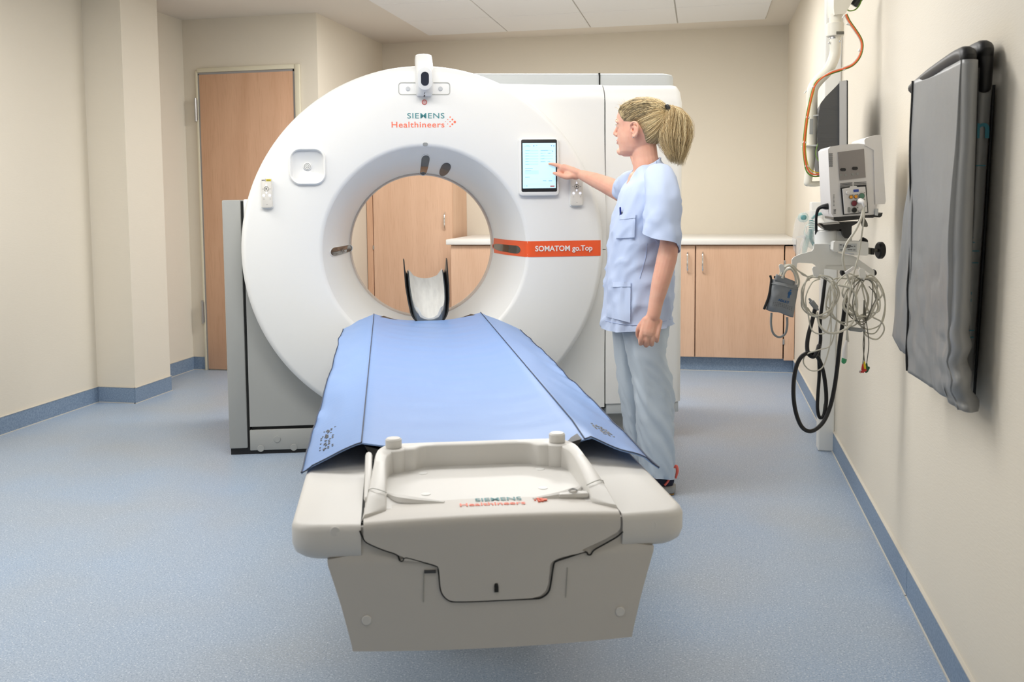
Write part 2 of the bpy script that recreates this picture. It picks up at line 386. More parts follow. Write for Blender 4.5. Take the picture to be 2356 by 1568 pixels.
# base cabinets, worktop, tall cabinet
FY = 6.623
def bow_handle(x, y, z0, z1):
    zm = (z0+z1)/2
    return tube([(x, y, z0), (x, y-.022, z0+.02), (x, y-.03, zm), (x, y-.022, z1-.02), (x, y, z1)], [.004, .0055, .006, .0055, .004], 8, 5)
XS = (-1.70, -1.157, -.6, -.043, .516)
LB = ('beech base cabinet under the worktop, leftmost, seen through the scanner bore', 'beech base cabinet second from the left, hidden behind the scanner', 'beech base cabinet beside the nurse with its handle at the right', 'beech base cabinet right of the nurse with its handle at the left')
for i in range(4):
    x0, x1 = XS[i], XS[i+1]; c = thing('base_cabinet', LB[i], 'cabinet', ((x0+x1)/2, FY, 0), 0, 'base cabinets along the back wall')
    obj('body', box(x0+.001, x1-.001, FY+.021, BY-.002, .092, .834), MT['wood'], c, False)
    d = obj('door', box(x0+.004, x1-.004, FY, FY+.019, .095, .826, .002), MT['wood'], c, False)
    hx = x1-.051 if i % 2 == 0 else x0+.046
    h = obj('handle', bow_handle(hx, FY, .655, .79), MT['chrome'], c); h.parent = d
    if i == 3:
        obj('filler_panel', box(.520, RX-.003, FY, FY+.019, .085, .826, .002), MT['wood'], c, False)
        for hz_ in (.19, .70): obj('hinge', box(.512, .524, FY-.004, FY+.002, hz_, hz_+.035, .001), MT['steel'], c)
o = obj('worktop', box(-1.725, RX-.002, FY-.022, BY-.002, .836, .872, .004), MT['worktop']); tag(o, 'long white worktop over the beech base cabinets at the back wall', 'worktop')
t = thing('tall_cabinet', 'tall beech cabinet seen through the scanner bore', 'cabinet', (-2.11, 7.06, 0))
obj('body', box(-2.45, -1.787, 7.06, BY-.002, 0, 1.86), MT['wood'], t, False)
obj('side_post', box(-2.448, -2.402, 7.042, 7.0595, .002, 1.86, .002), MT['wood_dark'], t, False)
d = obj('door', box(-2.396, -1.789, 7.04, 7.0585, .09, 1.855, .002), MT['wood'], t, False)
h = obj('handle', bow_handle(-1.842, 7.04, .925, 1.055), MT['chrome'], t); h.parent = d
for hz_ in (.78, 1.5): obj('hinge', box(-2.404, -2.392, 7.035, 7.042, hz_, hz_+.03), MT['steel'], t)

# ------------------------------------------------------------------ the CT scanner
GV = 4.45                                # its face lies 4.45 m off along its own axis
U0 = .175
g = thing('ct_scanner', 'large white CT scanner with a round front and a blue-covered table before it', 'scanner', GX*U0+GY*GV, SG)
def L(name, vf, m, par=g, **k): return obj(name, vf, m, par, local=True, **k)
def gl(px, py, v):                       # local scanner coordinates on the plane v
    p = on_gantry(px, py, v); return p.dot(GX)-U0, v-GV, p.z
ZC = .925
def revolve(prof, n=128, a0=0, a1=2*PI, zc=ZC):
    full = a1-a0 > 6.28
    rings = [[(r*math.cos(a), y, zc+r*math.sin(a)) for a in [a0+(a1-a0)*j/(n if full else n-1) for j in range(n)]] for r, y in prof]
    return loft(rings, closed=full, caps=False)
FR = .800                                # radius of the flat face
FACE = [(.815, .88), (.815, .02), (.811, -.002), (FR, -.022), (.785, -.028), (.62, -.030), (.475, -.030), (.462, -.026), (.455, -.016)]
FUN = [(.455, -.016), (.440, .02), (.418, .08), (.398, .145), (.380, .22), (.366, .30), (.356, .37), (.352, .40)]
L('front_cover', revolve(FACE, 160), MT['cover'], sharp=60)
L('bore_funnel', revolve(FUN, 160), MT['cover'], sharp=60)
L('bore_ring', revolve([(.352, .40), (.345, .398), (.342, .404), (.342, .414), (.3455, .418), (.342, .422), (.342, .436), (.352, .44)], 128), MT['ring'], sharp=50)
L('bore_tunnel', revolve([(.352, .44), (.352, .52), (.38, .65), (.43, .80), (.47, .88)], 128), MT['cover'])
L('back_cover', revolve([(.47, .88), (.815, .88)], 128), MT['cover'])
PROF = [(r, y) for r, y in FUN[::-1]]+[(r, y) for r, y in FACE[::-1] if r >= .456]
def prof_y(r):
    for (r0, y0), (r1, y1) in zip(PROF[:-1], PROF[1:]):
        if r0 <= r <= r1: return y0+(y1-y0)*(r-r0)/(r1-r0+1e-9)
    return -.03 if r > .5 else .4
def surf(r, th, off=.002):
    y = prof_y(r); d = .004; s = (prof_y(min(r+d, .79))-prof_y(max(r-d, .353)))/(2*d); k = off/math.sqrt(1+s*s)
    rr = r-(-s)*k*(-1)*-1
    rr = r+s*k
    return (rr*math.cos(th), y-k, ZC+rr*math.sin(th))
def hit_face(px, py):                    # where the sight line meets the turned face: polar position
    v = GV-.03
    for _ in range(30):
        x, y, z = gl(px, py, v); r = math.hypot(x, z-ZC); v = v*.4+.6*(GV+prof_y(max(r, .353)))
    return r, math.atan2(z-ZC, x)
# grey side panel, kick panel, lower cover
L('side_panel', merge(box(-.899, -.818, .053, .85, .03, 1.156, .006)), MT['grey'], label='grey panel')
L('panel_gap', box(-.819, -.806, .066, .8, .03, 1.15), MT['gap'])
L('lower_cover', prism([(-.806, .056, .128), (.30, .056, .128), (.30, .056, .38), (-.35, .056, .38), (-.56, .056, .62), (-.62, .056, .99), (-.806, .056, .99)], (0, 1, 0), .2), MT['grey'])
L('cover_edge', box(-.806, -.72, .057, .3, 1.0, 1.158, .006), MT['cover'])
L('kick_gap', box(-.80, .40, .07, .2, .105, .13), MT['gap'])
kp = L('kick_panel', box(-.808, .40, .056, .2, .018, .112, .003), MT['grey'])
for px, py in ((600, 1031), (637.5, 1009.5), (676, 1028.5)):
    x, y, z = gl(px, py, GV+.056)
    q = L('screw_cap', cyl((x, .0562, z), (x, .0535, z), .0155, 24, .001), MT['grey']); q.parent = kp
L('foot', box(-.895, .95, .065, .8, 0, .03), MT['black'])
# right hand covers: plate with the round bite, the corner cover, the top cap
pts = []
a0, a1 = math.radians(62), math.radians(-63)
ZT = 1.668
for i in range(41):
    a = a0+(a1-a0)*i/40; pts.append((.80*math.cos(a), .80*math.sin(a)+ZC))
def cover_y(x, z):                       # the cover swells towards the disc
    r = math.hypot(x, z-ZC); k = max(0, 1-(r-.80)/.20); return .056-.05*k*k
def bite_plate(z0, z1, n=40, xr=.832):
    V, Fc = [], []; m = 16
    for i in range(n+1):
        z = z0+(z1-z0)*i/n; dz = z-ZC; xa = math.sqrt(max(.80**2-dz*dz, .0)) if abs(dz) < .80 else 0
        xa = max(xa, .30)
        for j in range(m+1):
            x = xa+(xr-xa)*(j/m)
            e = max(0, (z-(z1-.075))/.075) if z1 > 1.5 else 0
            V.append((x, cover_y(x, z)+.055*e*e, z))
    for i in range(n):
        for j in range(m): Fc.append((i*(m+1)+j, i*(m+1)+j+1, (i+1)*(m+1)+j+1, (i+1)*(m+1)+j))
    k = len(V); V += [(x, .4, z) for x, y, z in V[:]]   # back side
    for i in range(n):
        Fc.append((i*(m+1)+m, k+i*(m+1)+m, k+(i+1)*(m+1)+m, (i+1)*(m+1)+m))
    for j in range(m):
        Fc.append((n*(m+1)+j, n*(m+1)+j+1, k+n*(m+1)+j+1, k+n*(m+1)+j)); Fc.append((j, k+j, k+j+1, j+1))
    return V, Fc
L('upper_right_cover', bite_plate(.914, ZT, 60), MT['cover'], sharp=50)
L('lower_right_cover', bite_plate(.17, .910, 60), MT['cover_low'], sharp=50)
L('seam_strip', box(.826, .844, .075, .4, .16, 1.60), MT['gap'])
def corner_cover():
    rings = []
    for z, dy, ins in ((.185, .0, .0), (1.58, 0, 0), (1.632, .018, .004), (1.662, .05, .012), (1.668, .075, .02)):
        x0, x1 = .838, 1.205-ins; r = .035
        ring = [(x0, .056+dy, z)]+[(x1-r+r*math.sin(a), .056+dy+r-r*math.cos(a), z) for a in [PI/2*i/6 for i in range(7)]]+[(x1+.012, .85, z), (x0, .85, z)]
        rings.append(ring)
    return loft(rings)
L('corner_cover', corner_cover(), MT['cover'], sharp=40)
L('plinth_strip', box(.842, 1.19, .062, .8, .135, .184, .003), MT['grey_light'])
L('plinth', box(.3, 1.17, .11, .8, .002, .17), MT['grey'])
def cap_ring(z, e):
    x0, x1, y0, y1, r = .22, 1.20-e, .17+e, .87, .05
    return [(x0, y0, z)]+[(x1-r+r*math.sin(a), y0+r-r*math.cos(a), z) for a in [PI/2*i/6 for i in range(7)]]+[(x1, y1, z), (x0, y1, z)]
L('top_cap', loft([cap_ring(1.64, 0), cap_ring(1.712, .0), cap_ring(1.724, .006), cap_ring(1.729, .02)]), MT['grey_light'], sharp=50)
L('top_cap_seam', box(.831, .838, .1675, .86, 1.64, 1.7297), MT['gap'])
# orange stripe across funnel and face, window, name
def stripe():
    V, Fc = [], []; xs = [.3535+(.797-.3535)*i/60 for i in range(61)]; zs = [-.0355+.071*j/6 for j in range(7)]
    zc = gl(1300, 571.5, GV-.03)[2]-ZC
    for x in xs:
        for z in zs:
            zz = zc+z; r = math.hypot(x, zz); V.append(surf(max(r, .353), math.atan2(zz, x), .0015))
    for i in range(60):
        for j in range(6): Fc.append((i*7+j, i*7+j+1, (i+1)*7+j+1, (i+1)*7+j))
    return V, Fc, zc
sv, sf, szc = stripe()
L('orange_stripe', (sv, sf), MT['orange'], sharp=80)
x0, _, z0 = gl(1231.5, 573, GV-.033); x1, _, z1 = gl(1363, 573, GV-.033)
L('model_lettering', text_at('SOMATOM go.Top', .034, ((x0+x1)/2, -.0335, z0+.001), (1, 0, 0), (0, 0, 1), .022, .0006, x1-x0), MT['white_print'])
PN = {}
def window(name, px, py, a, b, m, rim=True, par=g):
    """pill-shaped window lying in the turned face; a across, b radial half sizes"""
    r0, th0 = hit_face(px, py)
    def pill(sa, sb, off):
        q = []; k = min(sa, sb)
        O = rrect(2*sa, 2*sb, k*.98, 7)
        for (ax, ay), (bx, by) in zip(O, O[1:]+O[:1]):
            key = (name, px, round(ax/sa, 3), round(ay/sb, 3)); n = PN.setdefault(key, max(1, int(math.hypot(bx-ax, by-ay)/.003)))
            q += [surf(r0+ay+(by-ay)*i/n, th0-(ax+(bx-ax)*i/n)/r0, off) for i in range(n)]
        return q
    o = L(name, loft([pill(a, b, .0006)]+[pill(a*k, b*k, .0026) for k in (1, .85, .65, .45, .25, .08)]), m, sharp=60)
    if rim:
        q = L('window_rim', loft([pill(a*1.14, b*1.07, .0005), pill(a*1.12, b*1.06, .0022), pill(a*1.02, b*1.0, .0025)], caps=False), MT['cover'] if rim is True else rim); q.parent = o
    return o
window('laser_window', 977, 380, .0175, .042, MT['smoke'])
window('sensor_window', 1024, 389, .0215, .026, MT['carbon'], False)
window('laser_window', 786, 575.5, .0185, .044, MT['smoke'])
window('laser_window', 1169, 571.5, .0175, .043, MT['smoke'], MT['orange'])
window('camera_dot', 978.5, 331.5, .011, .007, MT['grey'], False)
# patient camera on top
def cam_sec(w, y0, y1, z, r=.034):
    return [(x, (y0+y1)/2+y, z) for x, y in rrect(w, y1-y0, min(r, (y1-y0)/2*.95), 6)]
cx, _, _ = gl(977, 180, GV-.1)
secs = [(.062, -.075, .0, 1.602), (.072, -.095, .0, 1.612), (.076, -.118, .0, 1.650), (.077, -.135, .01, 1.705), (.076, -.128, .03, 1.722), (.0745, -.098, .06, 1.745), (.073, -.055, .10, 1.772), (.070, -.04, .11, 1.783), (.058, -.02, .10, 1.788)]
ct = L('patient_camera', loft([[(cx+x, y, z) for x, y, z in cam_sec(*s)] for s in secs]), MT['cover'], sharp=60)
n1 = Vector((0, -1, -.31)).normalized(); up1 = Vector((0, -.31, 1)).normalized()
cc = Vector((cx, -.1275, 1.668))
q = L('lens_frame', plate(cc+n1*.0, (1, 0, 0), up1, n1, .062, .098, .03, .004, .002, 7), MT['cover']); q.parent = ct
q = L('camera_lens', plate(cc+n1*.004, (1, 0, 0), up1, n1, .034, .060, .0165, .0015, 0, 7), MT['smoke']); q.parent = ct
x, y, z = gl(976, 204.5, GV-.12)
q = L('small_mark', box(cx-.007, cx+.007, -.1145, -.112, z-.002, z+.002), MT['dark_print']); q.parent = ct
x0, _, z0 = gl(917, 218, GV-.03); x1, _, z1 = gl(1035.5, 189.5, GV-.03)
c = Vector(((x0+x1)/2, -.0292, (z0+z1)/2)); W, Hh = x1-x0, z1-z0
oo = [c+Vector((a, 0, b)) for a, b in rrect(W, Hh, .013)]; ii = [c+Vector((a, 0, b)) for a, b in rrect(W-.005, Hh-.005, .011)]
L('plate_outline', ringplate(oo, ii, (0, -1, 0), .002), MT['line'])
for px in (938.5, 1013.5):
    x, y, z = gl(px, 204, GV-.03); L('round_button', cyl((x, -.029, z), (x, -.0325, z), .0095, 24, .001), MT['button'])
x, y, z = gl(976.5, 235, GV-.03)
rb = L('alarm_button', cyl((x, -.029, z), (x, -.0325, z), .0115, 28, .001), MT['red'])
q = L('button_core', cyl((x, -.0325, z), (x, -.0335, z), .0082, 24), MT['button_pink']); q.parent = rb
# lettering
xa, _, za = gl(937, 267, GV-.03); xb, _, _ = gl(1022.5, 267, GV-.03)
L('maker_lettering', text_at('SIEMENS', .0335, ((xa+xb)/2, -.0305, za), (1, 0, 0), (0, 0, 1), .004, .0004, xb-xa, 1.1), MT['teal'])
xa2, _, zb = gl(901, 288, GV-.03); xb2, _, _ = gl(1022.5, 288, GV-.03)
L('maker_lettering', text_at('Healthineers', .036, ((xa2+xb2)/2, -.0305, zb+.001), (1, 0, 0), (0, 0, 1), .008, .0004, xb2-xa2, 1.08), MT['coral'])
dots = []
for ex, ey, er in ((1620, 1100, 14), (1669, 1152, 20), (1719, 1202, 26), (1570, 1149, 10), (1522, 1196, 8), (1619, 1198, 14), (1570, 1245, 10), (1668, 1250, 20), (1620, 1296, 14)):
    x, y, z = gl(860+ex/9.225, 150+ey/9.225, GV-.03); r = er/9.225*.00194
    dots.append(cyl((x, -.0298, z), (x, -.0309, z), r, 16))
L('logo_dots', merge(*dots), MT['coral'], kind='stuff')
# square bumper with speaker
x, y, z = gl(708, 382.5, GV-.03)
def bump_ring(w, yy, r): return [(x+a, yy, z+b) for a, b in rrect(w, w*1.01, r, 9)]
sp = L('speaker_frame', loft([bump_ring(.162, -.028, .05), bump_ring(.158, -.040, .048), bump_ring(.150, -.046, .045), bump_ring(.143, -.045, .041), bump_ring(.137, -.034, .038), bump_ring(.134, -.0305, .036)]), MT['cover'], sharp=70)
q = L('speaker', cyl((x-.001, -.030, z), (x-.001, -.038, z), .0175, 32, .003), MT['cover']); q.parent = sp
q = L('speaker_ring', merge(*[tube([(x-.001+r*math.cos(a), -.0383, z+r*math.sin(a)) for a in [2*PI*i/24 for i in range(25)]], .0008, 5, 1) for r in (.013, .007)], ball((x-.001, -.0383, z), .0015)), MT['cable_dark']); q.parent = sp

# tablet on the scanner face
x0, _, z1 = gl(1192.5, 316.5, GV-.045); x1, _, z0 = gl(1286.5, 450, GV-.045)
tc = Vector(((x0+x1)/2, -.0305, (z0+z1)/2)); TW, TH = x1-x0, z1-z0
gp = WM[g]
t = thing('tablet', 'tablet with a pale blue screen held by the scanner front, touched by the nurse', 'tablet', gp @ tc, SG)
def lw(vf): return place(vf, gp)
obj('frame', lw(plate(tc, (1, 0, 0), (0, 0, 1), (0, -1, 0), TW, TH, .018, .022, .009, 6)), MT['cover'], t)
BX, BZ = (lambda a, b: ((a[0]+b[0])/2, (a[2]+b[2])/2, b[0]-a[0], a[2]-b[2]))(gl(1199.5, 320.5, GV-.053), gl(1281.5, 441, GV-.053))[0:2]
bw = gl(1281.5, 400, GV-.053)[0]-gl(1199.5, 400, GV-.053)[0]; bh = gl(1240, 320.5, GV-.053)[2]-gl(1240, 441, GV-.053)[2]
obj('bezel', lw(plate((BX, -.0515, BZ), (1, 0, 0), (0, 0, 1), (0, -1, 0), bw, bh, .007, .0016, .0005)), MT['black'], t)
sw, sh = bw*.925, bh*.862
scn = obj('screen', lw(plate((BX, -.0531, BZ), (1, 0, 0), (0, 0, 1), (0, -1, 0), sw, sh, .0008, .0006)), MT['screen'], t)
def ui(name, items, m):
    v = []
    for a, b, cw, ch in items: v.append(box(BX-sw/2+a*sw, BX-sw/2+(a+cw)*sw, -.0541, -.0536, BZ+sh/2-(b+ch)*sh, BZ+sh/2-b*sh))
    o = obj(name, lw(merge(*v)), m, t, False, kind='stuff' if len(v) > 1 else None); o.parent = scn
ui('screen_fields', [(.07, .15+.06*i, .40, .03) for i in range(6)]+[(.53, .15, .39, .028), (.53, .21, .17, .028), (.74, .21, .18, .028), (.53, .27, .39, .028), (.53, .33, .39, .028), (.53, .395, .17, .028), (.74, .395, .18, .028), (.06, .6, .42, .085), (.02, .105, .96, .004), (.02, .905, .96, .006), (.06, .79, .4, .003), (.53, .79, .4, .003)], MT['ui_field'])
ui('screen_text', [(.1, .045, .1, .007), (.05, .065, .19, .007)]+[(.09, .16+.06*i, .1 if i else .12, .01) for i in range(6)]+[(.55, .16, .22, .01), (.55, .22, .06, .01), (.77, .22, .07, .012), (.55, .28, .1, .01), (.55, .34, .1, .01), (.55, .405, .12, .01), (.77, .405, .06, .01), (.07, .555, .23, .01), (.08, .605, .17, .01), (.07, .745, .14, .01), (.61, .83, .1, .012), (.78, .83, .11, .014), (.09, .94, .05, .016), (.03, .94, .02, .016)], MT['ui'])
ui('screen_icons', [(.325, .05, .03, .022), (.41, .045, .03, .008), (.86, .05, .025, .02), (.93, .052, .03, .024), (.90, .17, .02, .02)], MT['ui_dark'])
ui('screen_button', [(.83, .945, .13, .024)], MT['red'])
# two remote controls clipped to the face
def remote(px0, py0, px1, py1, label, lab):
    x0, _, z1 = gl(px0, py0, GV-.045); x1, _, z0 = gl(px1, py1, GV-.045)
    c = Vector(((x0+x1)/2, 0, (z0+z1)/2)); W, Hh = x1-x0, z1-z0
    t = thing('remote_control', label, 'remote control', gp @ Vector((c.x, -.0305, c.z)), SG, 'remote controls on the scanner face')
    obj('holder', lw(plate((c.x, -.030, c.z-.006), (1, 0, 0), (0, 0, 1), (0, -1, 0), W*1.12, Hh*.98, .012, .007, .003)), MT['cover'], t)
    b = obj('body', lw(plate((c.x, -.0365, c.z), (1, 0, 0), (0, 0, 1), (0, -1, 0), W, Hh, .009, .012, .004)), MT['remote'], t)
    y = -.0485
    P = lambda a, b2: (c.x+a*W, y, c.z+b2*Hh)
    def disc(a, b2, r, h=.0008): p = Vector(P(a, b2)); return cyl(p+Vector((0, .0005, 0)), p-Vector((0, h, 0)), r, 20)
    obj('play_ring', lw(ringplate([Vector(P(-.02, .14))+Vector((.0105*math.cos(k), 0, .0105*math.sin(k))) for k in [2*PI*i/24 for i in range(24)]], [Vector(P(-.02, .14))+Vector((.009*math.cos(k), 0, .009*math.sin(k))) for k in [2*PI*i/24 for i in range(24)]], (0, -1, 0), .001)), MT['cable_dark'], t)
    p = Vector(P(-.02, .14)); obj('play_key', lw(prism([p+Vector((-.003, 0, -.0042)), p+Vector((.0045, 0, 0)), p+Vector((-.003, 0, .0042))], (0, -1, 0), .001)), MT['dark_print'], t)
    def drop(a, b2, s):
        p = Vector(P(a, b2)); return prism([p+Vector((.0035*math.sin(k)*(1 if math.cos(k)*s < .3 else .6), 0, .006*math.cos(k))) for k in [2*PI*i/12 for i in range(12)]], (0, -1, 0), .001)
    for a, b2, s in ((-.02, .265, 1), (-.02, .02, 1)): obj('lit_key', lw(drop(a, b2, s)), MT['lit_key'], t)
    for a in (-.27, .27): obj('lit_key', lw(place(disc(0, 0, .0058), Matrix.Translation(Vector(P(a, -.08))-Vector(P(0, 0))))), MT['lit_key'], t)
    obj('key_marks', lw(merge(*[box(c.x+a*W-.0025, c.x+a*W+.0025, y-.0008, y+.0005, c.z+b2*Hh-.0008, c.z+b2*Hh+.0008) for a, b2 in ((-.33, .14), (.30, .14), (-.27, -.2), (.3, -.2), (0, -.385))])), MT['grey_print'], t, kind='stuff')
    if lab:
        obj('yellow_label', lw(box(c.x-.02*W, c.x+.42*W, y-.0008, y+.0005, c.z+.395*Hh, c.z+.465*Hh)), MT['yellow'], t)
        obj('label_print', lw(merge(box(c.x+.03*W, c.x+.35*W, y-.0012, y, c.z+.42*Hh, c.z+.44*Hh), box(c.x-.42*W, c.x-.15*W, y-.001, y, c.z+.42*Hh, c.z+.44*Hh), box(c.x-.11*W, c.x-.09*W, y-.001, y, c.z+.385*Hh, c.z+.475*Hh))), MT['dark_print'], t, kind='stuff')
    return t
remote(600, 409.5, 627.5, 478, 'slim white remote control with a yellow label at the left rim of the scanner', True)
remote(1313, 404, 1341, 473, 'slim white remote control right of the tablet below the nurse\'s wrist', False)

# ------------------------------------------------------------------ the patient table
tb = thing('patient_table', 'long white patient table with a tray at its near end', 'patient table', GX*U0+GY*2.6, SG)
def T(x, v, z): return GX*(U0+x)+GY*v+Z*z
def tmap(vf): return [T(*p) for p in vf[0]], vf[1]
def TO(name, vf, m, **k): return obj(name, tmap(vf), m, k.pop('par', tb), **k)
def vfront(x, z):
    return 1.662-.022*max(0, 1-(x/.30)**2)
def hit_front(px, py):
    v = 1.66
    for _ in range(40):
        p = on_gantry(px, py, v); x, z = p.dot(GX)-U0, p.z; v = .6*v+.4*vfront(x, z)
    return x, v, z
sil = [hit_front(*q) for q in ((757, 1293), (772, 1340), (787, 1388), (798, 1430), (806, 1462), (812, 1485))]
silR = [hit_front(*q) for q in ((1507, 1270), (1492, 1320), (1478, 1370), (1466, 1420), (1459, 1448), (1455, 1464))]
HWZ = sorted([(.60, .30), (.548, .285)]+[((a[2]+b[2])/2, (abs(a[0])+b[0])/2) for a, b in zip(sil, silR)])
def hw(z):
    if z <= HWZ[0][0]: return HWZ[0][1]
    for (z0, w0), (z1, w1) in zip(HWZ[:-1], HWZ[1:]):
        if z <= z1: return w0+(w1-w0)*(z-z0)/(z1-z0)
    return HWZ[-1][1]
zb0 = min(q[2] for q in sil+silR)
rows = []
for i in range(24):
    z = .595-(.595-zb0)*i/23; w_ = hw(z) if z < .541 else .236
    q = [(w_*(-1+2*j/24), vfront(w_*(-1+2*j/24), z)+(.004 if z > .541 else 0), z) for j in range(25)]
    rows.append(q+[(w_+.004, 3.75, z), (-w_-.004, 3.75, z)])
TO('end_housing', loft(rows), MT['table_front'], sharp=50)
bq = [(.24*(-1+2*j/20), 2.56+.05*(-1+2*j/20)**4, 0) for j in range(21)]+[(.24, 3.6, 0), (-.24, 3.6, 0)]
TO('pedestal', loft([bq, [(x, v, zb0+.01) for x, v, z in bq]]), MT['table_front'])
for s in (-1, 1):                         # side plates with the rounded front corners
    r = .045
    o2 = [(.2265, 1.651), (.347-r, 1.658)]+[(.347-r+r*math.sin(a), 1.658+r-r*math.cos(a)) for a in [PI/2*i/6 for i in range(1, 7)]]+[(.347, 3.9), (.2265, 3.9)]
    lv = []
    for z, e in ((.538, .012), (.546, .004), (.56, 0), (.588, 0), (.596, .003), (.600, .011)):
        cx_, cy_ = .287, 2.7
        lv.append([(s*(x-(e if x > .3 else 0)), v+(e if v < 2 else 0), z) for x, v in o2])
    TO('side_plate', loft(lv), MT['table'], sharp=50)
for s in (-1, 1): TO('under_rail', box(s*.2825-.0425, s*.2825+.0425, 1.95, 3.9, .50, .537, .004), MT['grey_light'])
# end cover with its drooping notch, seams
def seam_pts(L2): return [hit_front(640+x/2.404, 980+y/2.404) for x, y in L2]
sl = seam_pts([(452, 575), (465, 605), (490, 640), (580, 680), (655, 706), (672, 738), (690, 740), (708, 724), (800, 748), (868, 768), (886, 790), (896, 890), (915, 935), (950, 962), (990, 966)])
sr = seam_pts([(1905, 580), (1870, 610), (1800, 650), (1745, 682), (1728, 706), (1712, 706), (1695, 692), (1600, 722), (1540, 742), (1522, 765), (1506, 870), (1492, 915), (1455, 944), (1410, 950)])
hl = sorted((p[2], abs(p[0])) for p in sl)
def swid(z):
    if z <= hl[0][0]: return hl[0][1]
    for (z0, w0), (z1, w1) in zip(hl[:-1], hl[1:]):
        if z <= z1: return w0+(w1-w0)*(z-z0)/(z1-z0+1e-9)
    return .222
def ztop(j): return .604+.009*(1-(-1+2*j/24)**2)
rows = []
for i in range(5):                        # flat top running into the rounded front edge
    rows.append([(.222*(-1+2*j/24), 1.735-.05*i/4, ztop(j)) for j in range(25)])
for dv, dz in ((.014, .0), (.006, .002), (.002, .006), (0, .013)):
    rows.append([(.222*(-1+2*j/24), vfront(.222*(-1+2*j/24), .6)-.0035+dv, ztop(j)-dz) for j in range(25)])
zb_ = min(p[2] for p in sl)
for i in range(40):
    z = .586-(.586-zb_)*i/39; w_ = min(.222, swid(z))
    rows.append([(w_*(-1+2*j/24), vfront(w_*(-1+2*j/24), z)-.0035, z) for j in range(25)])
TO('end_cover', loft(rows, closed=False), MT['table_front'], sharp=60)
def seam(P, r=.0015): return tube([(x, v-.0025, z) for x, v, z in P], r, 6, 3)
TO('cover_seam', merge(seam(sl+[hit_front(640+x/2.404, 980+y/2.404) for x, y in ((1100, 964), (1250, 957))]+sr[::-1])), MT['gap'])
if False: TO('x', merge(seam([sl[-1]]+[hit_front(640+x/2.404, 980+y/2.404) for x, y in ((1100, 964), (1250, 957))]+[sr[-1]])), MT['gap'])
for s in (-1, 1): TO('plate_gap', box(s*.2245-.0022, s*.2245+.0022, 1.668, 2.6, .56, .5985), MT['gap'])
lab_ = [hit_front(640+x/2.404, 980+y/2.404) for x, y in ((805, 805), (803, 970), (1600, 780), (1590, 945))]
def thin(a, b): return tube([(a[0], a[1]-.001, a[2]), (b[0], b[1]-.001, b[2])], .0008, 5, 1)
for i in (0, 2): TO('panel_outline', thin(lab_[i], lab_[i+1]), MT['line'])
a_ = hit_front(640+808/2.404, 980+803/2.404); b_ = hit_front(640+872/2.404, 980+801/2.404)
TO('dark_slot', tube([(a_[0], a_[1]-.001, a_[2]), (b_[0], b_[1]-.001, b_[2])], .003, 6, 1), MT['dark_print'])
k_ = hit_front(640+1205/2.404, 980+885/2.404)
kh = TO('keyhole', merge(ball((k_[0], k_[1]-.003, k_[2]+.004), .0035, 10), box(k_[0]-.0035, k_[0]+.0035, k_[1]-.006, k_[1]+.004, k_[2]-.008, k_[2]+.003)), MT['gap'])
for x, y in ((315, 580), (2068, 546), (490, 1070), (1890, 1022)):
    p = hit_front(640+x/2.404, 980+y/2.404)
    nn = Vector((0, -1, 0)) if p[2] > .54 else Vector((0, -1, 0))
    q = Vector(p); TO('screw_cap', cyl(q, q+nn*.003, .0085, 20, .001), MT['table'])
# tray at the end of the cradle
TO('cradle_end', box(-.2215, .2215, 1.72, 2.0, .56, .6025, .002), MT['table'])
TO('tray_floor', box(-.19, .19, 1.712, 1.985, .6025, .6075), MT['table'])
def half(s, P): return [(s*x, v, z) for x, v, z in P]
outer = [(.2225, 1.675, .610), (.214, 1.76, .634), (.207, 1.85, .648), (.203, 1.93, .652), (.196, 1.965, .6525), (.182, 1.988, .653), (.16, 1.998, .653), (.10, 2.0, .653), (0, 2.0, .653)]
inner = [(.183, 1.705, .610), (.183, 1.76, .632), (.183, 1.85, .646), (.181, 1.905, .650), (.172, 1.935, .651), (.158, 1.95, .651), (.128, 1.955, .651), (.10, 1.978, .651), (0, 1.978, .651)]
def tray_wall(s):
    oc, ic = catmull(half(s, outer), 5), catmull(half(s, inner), 5); rings = []
    for o3, i3 in zip(oc, ic):
        n2 = (i3-o3); n2.z = 0; n2.normalize()
        rings.append([Vector((o3.x, o3.y, .600))-n2*.004, o3+Z*-.004, o3+n2*.003, i3-n2*.003, i3+Z*-.004, Vector((i3.x, i3.y, .604))+n2*.001])
    return loft(rings)
TO('tray_wall', tray_wall(-1), MT['table'], sharp=60); TO('tray_wall', tray_wall(1), MT['table'], sharp=60)
for s in (-1, 1):
    p = T(s*.164, 1.972, .653)
    TO('knob_post', cyl((s*.166, 1.960, .605), (s*.166, 1.960, .652), .022, 28, .002), MT['table'])
    TO('knob', cyl((s*.167, 1.972, .650), (s*.167, 1.972, .671), .0165, 32, .003), MT['table'])
    TO('wall_joint', tube([(s*.2165, 1.742, .612), (s*.2135, 1.750, .6325), (s*.198, 1.745, .6335), (s*.181, 1.740, .628)], .0008, 5, 2), MT['line'])
    TO('tray_pad', tube([(s*.178, 1.79, .6085), (s*.15, 1.745, .6105), (s*.08, 1.722, .6105)], [.005, .011, .004], 8, 5), MT['table'])
TO('lock_latch', merge(box(.128, .182, 1.725, 1.742, .608, .618, .003), cyl((.155, 1.735, .617), (.155, 1.735, .622), .007, 16, .001)), MT['table'])
TO('latch_core', tube([(.147, 1.733, .621), (.155, 1.737, .623), (.163, 1.731, .621)], .0022, 6, 3), MT['steel'])
TO('side_rail', tube([(-.2165, 1.76, .612), (-.217, 1.96, .640)], .007, 8, 1, True), MT['table'])
